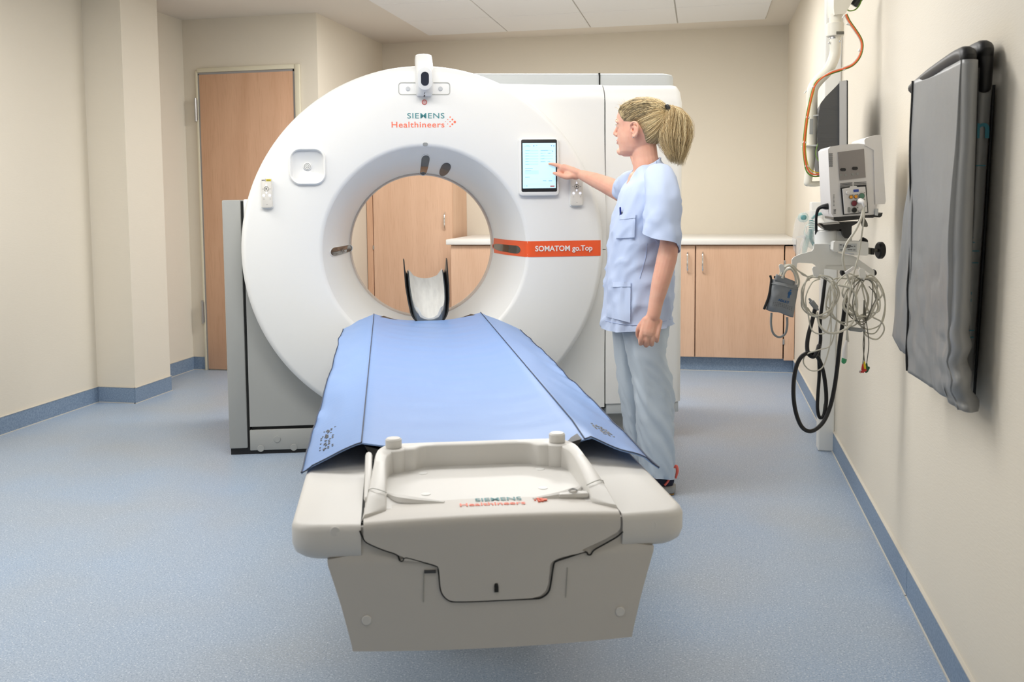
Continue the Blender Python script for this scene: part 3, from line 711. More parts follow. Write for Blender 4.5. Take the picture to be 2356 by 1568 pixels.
for x, v in ((-.11, 1.93), (.125, 1.93), (-.11, 1.79), (.11, 1.80)): TO('floor_cap', cyl((x, v, .6070), (x, v, .6086), .009, 16, .0006), MT['cover_low'])
def lay(vf): return [T(*p) for p in vf[0]], vf[1]
obj('maker_lettering', text_at('SIEMENS', .022, T(.017, 1.722, .6142), GX, (GY+Z*.04).normalized(), .006, .0002, .083), MT['teal'], tb)
obj('maker_lettering', text_at('Healthineers', .020, T(.004, 1.697, .6140), GX, (GY+Z*.04).normalized(), .01, .0002, .116), MT['coral'], tb)
obj('logo_dots', merge(*[cyl(T(.082+.006*a, 1.712+.008*b, .6120), T(.082+.006*a, 1.712+.008*b, .6142), .0016+.0008*a, 10) for a, b in ((0, 0), (1, 1), (1, -1), (1, 0), (2, .6), (2, -.6), (3, 0))]), MT['coral'], tb, kind='stuff')
def conc(s): return .036*(1-min(1, abs(s))**2)
rings = []
for v in (2.01, 2.03, 3.0, 4.26, 4.30):
    w_ = .226 if v < 4.2 else (.21 if v < 4.29 else .19); q = []
    for j in range(13):
        s = -1+2*j/12; q.append((w_*s, v, .6465-conc(s)*(1 if v > 2.02 else .9)))
    rings.append(q+[(w_*.9, v, .604), (0, v, .575), (-w_*.9, v, .604)])
TO('cradle', loft(rings), MT['carbon'])
TO('cradle_bridge', box(-.20, .20, 3.7, 4.27, .555, .605, .01), MT['table'])

# ------------------------------------------------------------------ the blue mat
mt = thing('table_mat', 'blue vinyl mat with dark piping draped over the patient table', 'mat', GX*U0+GY*3.1+Z*.6, SG)
def mat_pt(s, f, under=0):
    """s -2..2 across (+-1 at the piped seams), f 0..1 from the near end to the far end"""
    c = abs(s)
    if c <= 1:
        v = 2.012+f*(4.325-.035*s*(s > 0)-2.012); x = .2325*s
        z = .6535-conc(s)*(.55+.45*f)
        z += .0016*math.sin(v*44+2.2*math.sin(s*2)+5*noise.noise(Vector((s*.6, v*2.2, 9))))*(1-s*s)*(.3+.7*f)+.0016*noise.noise(Vector((s*1.5, v*38, 3.3)))*(1-s**4)+.003*noise.noise(Vector((x*6, v*9, 1.3)))*(1-s*s)
        if f < .06 and s > 0: z -= .012*(1-f/.06)*max(0, 1-((s-.75)/.45)**2)
    else:
        e = c-1; sg = 1 if s > 0 else -1
        if sg < 0: xe, ze, vn, vf_ = .355+.012*f, .602-.002*f, 2.0, 4.29
        else: xe, ze, vn, vf_ = .368+.030*f, .602-.016*f, 1.925, 4.215
        n0 = 2.004 if sg < 0 else 2.008; f0 = 4.325 if sg < 0 else 4.28
        va, vb = n0+(vn-n0)*e, f0+(vf_-f0)*e
        v = va+(vb-va)*f
        x = sg*(.2325+(xe-.2325)*e+.006*e*noise.noise(Vector((v*5, s, 0))))
        z = .6535+(ze-.6535)*(e**.85)+.010*e*(1-e)*2+.010*e*noise.noise(Vector((v*3.2, s*2, 4.1)))+.006*noise.noise(Vector((v*7+x*14, x*20, 2.)))*e
        if f < .12 and e < .9: z += .004*(1-f/.12)
    return Vector((x, v, z-under))
ss = [-2+.1*i for i in range(41)]; NV = 110
top = [mat_pt(s, i/NV) for i in range(NV+1) for s in ss]; bot = [p-Z*.003 for p in top]; n_ = len(ss); V = top+bot; K = len(top); Fc = []
for i in range(NV):
    for j in range(n_-1):
        a = i*n_+j; Fc.append((a, a+1, a+n_+1, a+n_)); Fc.append((K+a, K+a+n_, K+a+n_+1, K+a+1))
for j in range(n_-1): Fc.append((j, K+j, K+j+1, j+1)); a = NV*n_+j; Fc.append((a, a+1, K+a+1, K+a))
for i in range(NV):
    for j in (0, n_-1): a = i*n_+j; Fc.append((a, a+n_, K+a+n_, K+a))
obj('mat_sheet', tmap((V, Fc)), MT['mat'], mt, sharp=70)
for s in (-2, -1, 1, 2):
    obj('piping', tmap(tube([mat_pt(s, i/80)+Z*.0012 for i in range(81)], .0016 if abs(s) == 2 else .0015, 6, 1)), MT['piping'], mt)
for a, b in ((-2, -1), (1, 2)):
    obj('piping', tmap(tube([mat_pt(a+(b-a)*i/12, 0)+Z*.0005 for i in range(13)], .0013, 6, 1)), MT['piping'], mt)
random.seed(4)
for s0, f0, f1 in ((-1.63, .035, .115), (1.5, .06, .10)):
    dots = []
    for i in range(60):
        s = s0+random.choice((-.10, -.03, .0, .05, .11))+random.uniform(-.012, .012); p = mat_pt(s, random.uniform(f0, f1))
        dots.append(box(p.x-.002, p.x+.002, p.y-.003, p.y+.003, p.z-.001, p.z+.0008))
    obj('dot_print', tmap(merge(*dots)), MT['dark_print'], mt, kind='stuff')

# ------------------------------------------------------------------ head holder at the far end of the table
hh = thing('head_holder', 'black carbon head holder with a pale grey pad inside the scanner bore', 'head holder', GX*(U0+.01)+GY*4.5+Z*.62, SG)
def interp(tab, t):
    for (a, x), (b, y) in zip(tab[:-1], tab[1:]):
        if t <= b: return x+(y-x)*(t-a)/(b-a)
    return tab[-1][1]
HW = [(0, .058), (.1, .078), (.25, .086), (.5, .092), (1, .096)]
WT = [(0, .622), (.06, .636), (.14, .678), (.3, .716), (.5, .752), (.7, .80), (.9, .862), (1, .868)]
def hz(t): return .600+.150*t
def shell(t, off):
    w_, zt, z0 = interp(HW, t), interp(WT, t), hz(t); v = 4.30+.44*t; q = []
    w_ -= off; z0 += off
    for j in range(17):
        a = -1+2*j/16; s = 1 if a > 0 else -1; c = abs(a)
        if c < .5: q.append((.01+w_*.80*a/.5, v, z0+.012*(c/.5)**2))
        else:
            k = (c-.5)/.5; q.append((.01+s*w_*(.80+.20*min(1, k*2)+.10*k), v, z0+.012+(zt-z0-.012)*k))
    return q
outr = [shell(i/20, 0) for i in range(21)]; innr = [shell(i/20, .005) for i in range(21)]
rings = [o3+i3[::-1] for o3, i3 in zip(outr, innr)]
obj('shell', tmap(loft(rings)), MT['carbon'], hh, sharp=50)
def pad(t, z_up, k):
    w_ = interp(HW, t)*k; z0 = hz(t); v = 4.30+.44*t; top_ = []; bt = []
    for j in range(15):
        a = -1+2*j/14; e = abs(a)
        zz = z0+.020+z_up*(.030*a*a+(.016*(e > .80)*min(1, (e-.80)/.1) if e > .80 else 0))
        top_.append((.01+w_*.93*a, v, zz)); bt.append((.01+w_*.93*a, v, z0+.009+.008*a*a))
    return top_+bt[::-1]
obj('liner', tmap(loft([pad(.012+.98*i/16, .75+.25*min(1, i/3), .965) for i in range(17)])), MT['shell_grey'], hh, sharp=50)
def pad2(t, k): return [(x, v, z+.006) for x, v, z in pad(t, 1, k)]
obj('cushion', tmap(loft([pad2(.03, .82), pad2(.05, .88)]+[pad2(.08+.90*i/14, .90) for i in range(15)])), MT['cushion'], hh, sharp=50)
obj('adapter', tmap(box(-.055, .075, 4.305, 4.37, .577, .612, .006)), MT['black'], hh)

# ------------------------------------------------------------------ the nurse
PD = 3.7812                              # she stands 3.78 m in front of the lens
pb = Vector((-.201, 3.832, 0))
ps = thing('person', 'standing person in pale blue scrubs, blonde ponytail, pointing at the tablet on the scanner', 'person', pb, YAW)
PM = WM[ps]
def P(x, d, z): return Vector((x, d, z))  # local: x to the right, d away from the lens, z up
def PO(name, vf, m, par=ps, **k):
    o = obj(name, vf, m, ps, local=True, **k)
    if par is not ps: o.parent = par
    return o
def sm(vf_list, voxel, smooth=4, name='body', m=None, par=ps, fac=.5):
    """joins closed shapes into one continuous skin"""
    vs, fs = merge(*vf_list)
    me = bpy.data.meshes.new('tmp'); me.from_pydata(vs, [], fs); me.update()
    bm = bmesh.new(); bm.from_mesh(me); bmesh.ops.recalc_face_normals(bm, faces=bm.faces); bm.to_mesh(me); bm.free()
    o = bpy.data.objects.new('tmp', me); C.objects.link(o)
    r = o.modifiers.new('r', 'REMESH'); r.mode = 'VOXEL'; r.voxel_size = voxel
    s = o.modifiers.new('s', 'SMOOTH'); s.factor = fac; s.iterations = smooth
    m2 = bpy.data.meshes.new_from_object(o.evaluated_get(bpy.context.evaluated_depsgraph_get()))
    bpy.data.objects.remove(o)
    vf = [v.co.copy() for v in m2.vertices], [tuple(p.vertices) for p in m2.polygons]
    bpy.data.meshes.remove(m2)
    return PO(name, vf, m, par, sharp=180)
TB = lambda pts, r, seg=14, k=6, flat=None: tube(pts, r, seg, k, True, flat)
# head frame: forward faces the tablet, away from the lens
HA = math.radians(32); hf = Vector((-math.cos(HA), math.sin(HA), 0)); hl_ = Vector((-math.sin(HA), -math.cos(HA), 0))
HC = P(-.016, .075, 1.312)               # below the ears at chin height
def Hd(f, l, z): return HC+hf*f+hl_*l+Z*z
SEC = [(-.004, .074, .01, .022), (.004, .084, -.012, .036), (.016, .090, -.03, .046), (.032, .089, -.048, .054), (.05, .093, -.062, .060), (.07, .095, -.076, .065), (.09, .095, -.086, .068),
       (.11, .094, -.093, .070), (.13, .098, -.097, .073), (.15, .0975, -.098, .075), (.17, .091, -.095, .074), (.188, .078, -.086, .067), (.202, .054, -.066, .050), (.211, .022, -.035, .026)]
def head_ring(z, xf, xb, w_, n=40, grow=0):
    c = (xf+xb)/2; a = (xf-xb)/2+grow; q = []
    for j in range(n):
        t = 2*PI*j/n; ct, st = math.cos(t), math.sin(t)
        e = .86
        x = c+a*(abs(ct)**e)*(1 if ct > 0 else -1)
        y = (w_+grow)*(abs(st)**e)*(1 if st > 0 else -1)*(1-.17*max(ct, 0)**2)
        q.append(Hd(x, y, z))
    return q
def ear_shape(s):
    e = lambda f, l, z: Hd(f, s*l, z)
    rim = TB([e(.012, .072, .098), e(.010, .080, .112), e(-.004, .087, .121), e(-.019, .090, .115), e(-.024, .089, .098), e(-.018, .084, .079), e(-.006, .078, .068), e(.004, .074, .070)], [.0035, .0045, .005, .005, .005, .005, .0065, .005], 10)
    bowl = TB([e(.004, .071, .105), e(-.010, .076, .100), e(-.010, .075, .086), e(0, .072, .076)], [.007, .010, .010, .007], 10)
    anti = TB([e(-.006, .083, .108), e(-.014, .084, .098), e(-.011, .081, .083)], [.003, .004, .003], 8)
    trag = TB([e(.010, .074, .092), e(.008, .078, .084)], [.004, .004], 8)
    return [rim, bowl, anti, trag]
head = [loft([head_ring(*q) for q in SEC])]
head += [TB([Hd(.093, 0, .130), Hd(.100, 0, .110), Hd(.1085, 0, .093), Hd(.1105, 0, .086)], [.005, .0065, .0080, .0078]),
         TB([Hd(.095, -.011, .082), Hd(.104, 0, .080), Hd(.095, .011, .082)], [.0055, .0075, .0055]),
         TB([Hd(.086, -.024, .056), Hd(.097, 0, .061), Hd(.086, .024, .056)], [.003, .006, .003]),
         TB([Hd(.086, -.020, .052), Hd(.096, 0, .048), Hd(.086, .020, .052)], [.003, .006, .003]),
         TB([Hd(.080, -.014, .014), Hd(.086, 0, .017), Hd(.080, .014, .014)], [.014, .016, .014]),
         TB([Hd(.080, -.045, .128), Hd(.092, -.022, .135), Hd(.097, 0, .131), Hd(.092, .022, .135), Hd(.080, .045, .128)], [.006, .008, .007, .008, .006]),
         TB([Hd(.050, .044, .085), Hd(.062, .036, .080)], [.010, .010])]
for s in (-1, 1): head += [ball(Hd(.0760, s*.031, .113), .0125, 12)]
head += ear_shape(1)+ear_shape(-1)
# neck, shoulders, trunk, limbs
trunk = [TB([P(-.012, .075, 1.365), P(-.002, .07, 1.30), P(.008, .066, 1.235), P(.015, .06, 1.17)], [.052, .049, .056, .075], 20),
         TB([P(-.050, .075, 1.305), P(-.035, .062, 1.25), P(-.035, .055, 1.215)], [.010, .010, .012], 10),
         TB([P(.022, -.075, 1.190), P(.018, .0, 1.220), P(.008, .07, 1.235), P(-.010, .14, 1.220), P(-.025, .225, 1.190)], [.034, .036, .046, .036, .034], 16),
         TB([P(-.003, .075, 1.20), P(-.012, .07, 1.05), P(-.022, .07, .85), P(-.025, .07, .68)], [.070, .085, .075, .085], 20)]
LSH, LEL, LWR = P(.036, -.110, 1.185), P(.050, -.155, .978), P(-.0085, -.165, .735)
trunk += [TB([LSH, P(.042, -.135, 1.09), P(.052, -.15, .985)], [.035, .037, .035], 18),
          TB([P(.052, -.150, .99), P(.040, -.158, .925), P(.018, -.163, .84), P(.000, -.165, .765), P(-.009, -.166, .715)], [.034, .0375, .034, .0265, .0245], 18, flat=((1, 0, 0), 1.0))]
RSH, REL, RWR = P(-.030, .235, 1.195), P(-.040, .44, 1.168), P(-.190, .60, 1.249)
trunk += [TB([RSH, P(-.030, .34, 1.178), REL], [.043, .040, .038], 18),
          TB([REL, P(-.082, .495, 1.196), P(-.140, .555, 1.226), RWR], [.0395, .039, .032, .0225], 18)]
for s, x0 in ((-1, .010), (1, -.035)):    # legs down to the ankles
    d = .07+s*.085
    trunk += [TB([P(-.015, d, .72), P(x0-.005, d, .55), P(x0+.0, d, .42), P(x0+.025, d, .25), P(x0+.05, d, .10)], [.070, .055, .048, .042, .034], 14)]
# left hand: loose fist beside the thigh, back of the hand to the lens
lh = []
def HL(x, d, z): return P(x-.004, d-.168, z)
lh += [TB([HL(-.006, .004, .725), HL(-.015, .002, .690), HL(-.024, -.002, .655)], [.022, .027, .029], 14, flat=((0, 1, 0), .72)),
       TB([HL(.000, .006, .70), HL(-.002, .004, .660)], [.020, .022], 12, flat=((0, 1, 0), .75)),
       TB([HL(-.032, .004, .70), HL(-.040, .006, .665)], [.014, .016], 10)]
for x, z, r, ln in ((-.051, .645, .0088, .034), (-.031, .640, .0093, .036), (-.0105, .641, .0090, .034), (.0085, .648, .0080, .028)):
    lh.append(TB([HL(x+.012, .0, z+.045), HL(x, -.008, z), HL(x-.001, -.006, z-ln*.62), HL(x, .008, z-ln), HL(x+.001, .026, z-ln*.72), HL(x+.001, .028, z-.004)], [r*1.0, r*1.14, r, r*.98, r*.9, r*.8], 10, 5))
lh.append(TB([HL(-.036, .008, .698), HL(-.055, .016, .668), HL(-.056, .030, .640), HL(-.045, .036, .622)], [.012, .0115, .0105, .009], 10))
# right hand: index finger on the screen
rh = []
def RP(px, py, d): q = WM[ps].inverted() @ at(px, py, PD+d); return q
rh += [TB([RWR, RP(1318, 396, .625), RP(1299, 389, .640)], [.022, .0275, .026], 14, flat=((.4, .6, .7), .72)),
       TB([RP(1325, 404, .615), RP(1306, 401, .622)], [.018, .017], 12)]
tipz = .6605
rh.append(TB([RP(1305, 388, .640), RP(1291, 383, .646), RP(1280, 379.5, .652), RP(1272, 377.5, .654), RP(1264, 376.5, .657)], [.0125, .0105, .0088, .0078, .0062], 10, 5))
rh.append(TB([RP(1318, 404, .612), RP(1304, 406.5, .612), RP(1291, 403.5, .622), RP(1282, 400, .632), RP(1275, 398, .640)], [.014, .0125, .0105, .0095, .0078], 10, 5))
for k_, (a, b, c_, e_) in enumerate((((1302, 390, .648), (1288, 389, .662), (1287, 397, .650), (1297, 400, .640)), ((1304, 393, .652), (1291, 394, .668), (1290, 401, .655), (1299, 403, .645)), ((1307, 396, .655), (1296, 398, .668), (1295, 404, .658), (1303, 405, .648)))):
    rh.append(TB([RP(*a), RP(*b), RP(*c_), RP(*e_)], [.0105, .0098, .0092, .0082], 10, 5))
body = sm(head+trunk+lh+rh, .0029, 3, 'body', MT['skin'])
for s in (-1, 1):
    e = PO('eye', ball(Hd(.0760, s*.031, .113), .0118, 14), MT['eye']); PO('iris', ball(Hd(.0843, s*.0313, .113), .0050, 10), MT['iris'], e)
    PO('eyelashes', tube([Hd(.088, s*.020, .118), Hd(.0945, s*.031, .1185), Hd(.086, s*.042, .116)], [.0008, .0016, .0008], 5, 4), MT['hair_dark'])
    PO('eyebrow', TB([Hd(.0965, s*.014, .135), Hd(.0925, s*.030, .1385), Hd(.081, s*.046, .135)], [.0016, .0022, .001], 8), MT['brow'])
PO('lips', merge(TB([Hd(.090, -.021, .0548), Hd(.1005, 0, .059), Hd(.090, .021, .0548)], [.0015, .0035, .0015], 8), TB([Hd(.090, -.018, .0525), Hd(.0995, 0, .0495), Hd(.090, .018, .0525)], [.0015, .004, .0015], 8)), MT['lip'])
PO('earring', ball(Hd(.0, .0815, .064), .0024, 10), MT['silver'])

# hair: cap drawn back to the tie, strands over it, bushy ponytail
TIE = Hd(-.104, .0, .158)
def hairline(t):                          # t angle around the head from the front: lowest z of the cap
    a = abs((t+PI) % (2*PI)-PI)
    tab = [(0, .183), (.5, .176), (.9, .150), (1.15, .128), (1.45, .124), (1.7, .118), (1.95, .085), (2.3, .045), (3.15, .030)]
    return interp(tab, a)
def sec_at(z):
    for (a, b) in zip(SEC[:-1], SEC[1:]):
        if z <= b[0]:
            k = max(0, (z-a[0])/(b[0]-a[0])); return [a[i]+(b[i]-a[i])*k for i in range(4)]
    return list(SEC[-1])
def head_pt(t, z, grow):
    _, xf, xb, w_ = sec_at(min(z, .211)); c = (xf+xb)/2; a = (xf-xb)/2+grow; ct, st = math.cos(t), math.sin(t); e = .86
    return Hd(c+a*(abs(ct)**e)*(1 if ct > 0 else -1), (w_+grow)*(abs(st)**e)*(1 if st > 0 else -1)*(1-.17*max(ct, 0)**2), z+(grow*.8 if z > .19 else 0))
def cap_ring(k, n=48):
    q = []
    for j in range(n):
        t = 2*PI*j/n; h0 = hairline(t); z = h0+(.211-h0)*k
        q.append(head_pt(t, z, .0+.0042*min(1, k*6)))
    return q
capv = loft([cap_ring(k) for k in (0, .06, .2, .35, .5, .65, .8, .92, 1)])
hair = PO('hair', capv, MT['hair_dark'], sharp=180)
random.seed(11)
hb = BVHTree.FromPolygons(*[list(x) for x in head[0]])
def flow(p0, p1, n, off):
    """a strand hugging the skull from p0 to the tie"""
    c = Hd(-.01, 0, .118); out = [p0]
    for i in range(1, n+1):
        f = i/n; d = (p0.lerp(p1, f)-c); d.normalize(); h = hb.ray_cast(c, d)
        q = h[0]+d*(.0042+off*min(1, f*3)) if h[0] is not None else p0.lerp(p1, f)
        if f > .8: q = q.lerp(p1, (f-.8)/.2)
        out.append(q)
    return out
st, ash = [], []
for i in range(2600):
    t = random.uniform(0, 2*PI); h0 = hairline(t); z = h0+(.213-h0)*random.random()**1.15
    p0 = head_pt(t, z, .0025); g_ = random.uniform(.0004, .0036)
    pt = TIE+Vector((random.uniform(-.009, .009), random.uniform(-.009, .009), random.uniform(-.009, .009)))
    F_ = flow(p0, pt, 8, g_); w_ = random.uniform(.0005, .0012)
    a_ = abs((t+PI) % (2*PI)-PI)
    (ash if a_ < 1.75 and random.random() < .85-.7*max(0, (z-.16)/.05) else st).append(tube(F_, [w_*.5, w_, w_, w_], 4, 1))
PO('hair_strands', merge(*st), MT['hair'], hair, kind='stuff', sharp=180)
PO('temple_strands', merge(*ash), MT['hair_ash'], hair, kind='stuff', sharp=180)
fly = []
for i in range(26):
    t = random.uniform(-.7, .9); p = head_pt(t, hairline(t)+random.uniform(0, .02), .004); q = p+hf*random.uniform(-.01, .018)+Z*random.uniform(.004, .02)
    fly.append(tube([p, p.lerp(q, .5)+Z*.004, q], [.0004, .0003, .0002], 3, 3))
PO('stray_hair', merge(*fly), MT['hair'], hair, kind='stuff')
bk = (TIE-Hd(0, 0, .158)).normalized()
PO('hair_tie', tube([TIE+P(.007, 0, .004)+(P(0, 1, 0)*math.cos(a)+P(-.42, 0, .9)*math.sin(a))*.0195 for a in [2*PI*i/20 for i in range(21)]], .0095, 8, 1), MT['rubber'])
def tail_path(u, v_, sp, ln):
    q = TIE+Z*.002; e = 1-u*u
    return [q+P(.014+u*.007, v_*.012, .006-u*.012), q+P(.028+.024*u*sp, .024*v_*sp, .012-.012*u), q+P(.032+.054*u*sp, .046*v_*sp, -.026+.014*e), q+P(.030+.068*u*sp, .056*v_*sp, -.076),
            q+P(.030+.062*u*sp, .052*v_*sp, -.076-.052*ln), q+P(.036+.030*u*sp, .030*v_*sp, -.088-.104*ln)]
core = []
for u, v_ in ((0, 0), (.5, .3), (-.5, .3), (.5, -.4), (-.5, -.4), (0, .6), (0, -.6)):
    core.append(tube(tail_path(u*.62, v_*.62, .9, .88), [.005, .010, .022, .028, .024, .010], 10, 5, True))
tail = PO('ponytail', merge(*core), MT['hair_core'], hair, sharp=180)
tail['label'] = 'bushy blonde ponytail'
st = []
for i in range(2400):
    a = random.uniform(0, 2*PI); r = random.random()**.45
    u, v_ = r*math.cos(a), r*math.sin(a)
    pts = tail_path(u, v_, random.uniform(.82, 1.08), random.uniform(.45, 1.08)+.16*v_*0+.10*u)
    ph = i*.37; pts = catmull(pts, 3)
    pts = [p+(Vector([noise.noise(p*26+Vector((0, 0, i*.031))), noise.noise(p*26+Vector((7, i*.031, 0))), .5*noise.noise(p*22+Vector((i*.02, 3, 9)))])*.010+Vector([random.gauss(0, .0010) for _ in range(3)]))*min(1, k_/5) for k_, p in enumerate(pts)]
    w_ = random.uniform(.0004, .0010)
    st.append(tube(pts, [w_, w_, w_, w_, w_*.8, w_*.3], 3, 1))
PO('ponytail_strands', merge(*st), MT['hair'], hair, kind='stuff', sharp=180)

# scrub top: rings from hem to neck; x range per height from the photo, depth range of the body
TOPX = [(.648, -.166, .102), (.70, -.163, .100), (.774, -.155, .103), (.874, -.149, .103), (.974, -.141, .110), (1.04, -.132, .115), (1.114, -.113, .116), (1.164, -.099, .114), (1.205, -.082, .112), (1.235, -.066, .105), (1.268, -.054, .086), (1.292, -.050, .056)]
TOPD = [(.648, -.115, .265), (.774, -.105, .255), (.874, -.095, .245), (1.0, -.100, .250), (1.10, -.105, .258), (1.164, -.105, .258), (1.205, -.095, .250), (1.235, -.065, .215), (1.268, -.022, .165), (1.292, .002, .140)]
def fold(x, d, z, t):
    n = noise.noise(Vector((t*1.3, z*7+t*2.2, 3.1)))*.007
    r1 = 1-abs(noise.noise(Vector((t*1.1+z*5.5, z*9-t*2.6, 7.7))))*2.2; r2 = 1-abs(noise.noise(Vector((t*2.3-z*8, z*5+t*2.0, 1.7))))*2.4
    return n+.0065*max(0, r1)**2*(.4+.6*min(1, max(0, 1.2-z)*3))+.006*max(0, r2)**3-.005
def top_ring(k, inset=0, n=72):
    """k 0..1 hem to collar; the collar dips to a V in front"""
    q = []
    for j in range(n):
        t = 2*PI*j/n; ct, s_ = math.cos(t), math.sin(t)
        z0 = .652+.014*math.cos(t)*(1-k)-.010*math.sin(-t)*(1-k)*0
        fr = max(0, -ct)                  # front of the body points to -x
        z1 = 1.272-.050*fr**2.5+.030*max(0, ct)
        z = z0+(z1-z0)*k
        zc_ = min(z, 1.292)
        x0, x1 = interp([(a, b) for a, b, c in TOPX], zc_), interp([(a, c) for a, b, c in TOPX], zc_)
        d0, d1 = interp([(a, b) for a, b, c in TOPD], zc_), interp([(a, c) for a, b, c in TOPD], zc_)
        up_ = max(0, (k-.93)/.07)
        cx_, cd_ = (x0+x1)/2, (d0+d1)/2; rx, rd = (x1-x0)/2, (d1-d0)/2
        nx, nd = -.002, .070              # collar ring
        rx = rx+(.060-rx)*up_; rd = rd+(.067-rd)*up_; cx_ += (nx-cx_)*up_; cd_ += (nd-cd_)*up_
        e = .80
        o = fold(ct, s_, z, t)*(1-up_*.8)*(.7+.6*(1-k))-inset
        q.append(P(cx_+(rx+o)*(abs(ct)**e)*(1 if ct > 0 else -1), cd_+(rd+o)*(abs(s_)**e)*(1 if s_ > 0 else -1), z))
    return q
ks = [i/64 for i in range(65)]
rings = [top_ring(k) for k in ks]+[top_ring(k, .003) for k in ks[::-1]]
tp = PO('scrub_top', loft(rings, loop=True, caps=False), MT['scrub'], sharp=80)
# sleeves hang from the shoulders, open at the hem
def sleeve(axis, rad, name):
    A = catmull(axis, 8); n = len(A); rings = []
    for ins in (0, .0025):
        rr = []
        for i in range(n):
            f = i/(n-1); t_ = (A[min(i+1, n-1)]-A[max(i-1, 0)]).normalized()
            ux = Vector((1, 0, 0)); ux = (ux-t_*ux.dot(t_)).normalized(); uy = t_.cross(ux); ra, rb = interp(rad[0], f), interp(rad[1], f); ring = []
            for j in range(36):
                a = 2*PI*j/36; w_ = 1+.07*noise.noise(Vector((a*1.5, f*5, 9)))*f*2+.03*math.sin(3*a+f*4)*f+.07*max(0, 1-abs(noise.noise(Vector((a*1.2+f*3, f*4-a, 5))))*2.5)**2*min(1, f*2)
                sl_ = .0 if f < .9 else 0
                p = A[i]+ux*math.cos(a)*(ra-ins)*w_+uy*math.sin(a)*(rb-ins)*w_
                if name == 'left': p = p+Z*(-.030*math.cos(a)+.012*math.sin(a*2))*max(0, f-.6)/.4
                ring.append(p)
            rr.append(ring)
        rings += rr if ins == 0 else rr[::-1]
    return loft(rings, loop=True, caps=False)
ls = sleeve([P(.018, -.010, 1.248), P(.028, -.075, 1.222), P(.030, -.125, 1.14), P(.026, -.145, 1.06), P(.021, -.155, .985)],
            ([(0, .028), (.18, .056), (.5, .064), (1, .067)], [(0, .022), (.18, .044), (.5, .055), (1, .062)]), 'left')
PO('sleeve', ls, MT['scrub'], tp, sharp=80)
rs = sleeve([P(-.01, .17, 1.236), P(-.028, .225, 1.205), P(-.030, .275, 1.188), P(-.030, .33, 1.178)],
            ([(0, .03), (.3, .052), (1, .062)], [(0, .03), (.3, .054), (1, .064)]), 'right')
PO('sleeve', rs, MT['scrub'], tp, sharp=80)
bt = BVHTree.FromPolygons(*[list(map(Vector, loft(rings[:65], caps=False)[0])), loft(rings[:65], caps=False)[1]])
camL = PM.inverted() @ CAM
def on_top(px, py, off=.0025):
    r = (PM.inverted().to_3x3() @ ray(px, py)).normalized(); h = bt.ray_cast(camL, r)
    if h[0] is None: return None
    return h[0]-r*off
def patch(corners, nx, ny, off=.003):
    rows = []; (ax, ay), (bx, by), (cx_, cy_), (dx, dy) = corners
    for i in range(ny+1):
        row = []
        for j in range(nx+1):
            f, g_ = j/nx, i/ny
            x = (ax*(1-f)+bx*f)*(1-g_)+(dx*(1-f)+cx_*f)*g_; y = (ay*(1-f)+by*f)*(1-g_)+(dy*(1-f)+cy_*f)*g_
            p = on_top(x, y, off)
            if p is None: return None
            row.append(p)
        rows.append(row)
    return loft(rows, closed=False)
POFF = .0075
for cs, nm in (((((1400, 649), (1451, 648), (1450, 742), (1394, 728))), 'waist_pocket'), ((((1425, 494), (1462, 490), (1460, 546), (1416, 548))), 'chest_pocket')):
    v = patch(cs, 10, 12, POFF)
    if v:
        o = PO(nm, v, MT['scrub'], tp, sharp=80)
        h = patch([cs[0], cs[1], (cs[1][0], cs[1][1]+11), (cs[0][0], cs[0][1]+11)], 10, 2, POFF+.0022)
        if h: PO('pocket_hem', h, MT['stitch'], o) if False else PO('pocket_hem', h, MT['scrub'], tp)
def seam_line(pts):
    q = [on_top(x0+(x1-x0)*i/8, y0+(y1-y0)*i/8, .0012) for (x0, y0), (x1, y1) in zip(pts[:-1], pts[1:]) for i in range(9)]; q = [p for p in q if p is not None]
    return tube(q, .0009, 5, 1) if len(q) > 2 else None
sl_ = [seam_line(p) for p in ([(1392, 737), (1420, 744), (1450, 748), (1500, 747), (1545, 734)], [(1489, 560), (1486, 590), (1478, 620), (1472, 640)], [(1451, 650), (1450, 690), (1450, 740)], [(1511, 366), (1508, 385), (1506, 402)])]
PO('stitching', merge(*[s for s in sl_ if s]), MT['stitch'], tp)
p = on_top(1427, 490, .004)
if p is not None:
    for dx, m_, nm in ((0, 'pen_blue', 'pen'), (.008, 'steel', 'pen')):
        o = obj(nm, place(tube([p+P(dx, -.004, -.055), p+P(dx, -.006, 0), p+P(dx-.001, -.007, .020 if m_ == 'pen_blue' else .004)], .0036, 8, 2, True), PM), MT[m_]); WM[o] = Matrix.Identity(4)
        tag(o, 'blue pen in the breast pocket of the scrub top' if m_ == 'pen_blue' else 'silver clip of a pen in the breast pocket of the scrub top', 'pen', 'pens in the breast pocket')
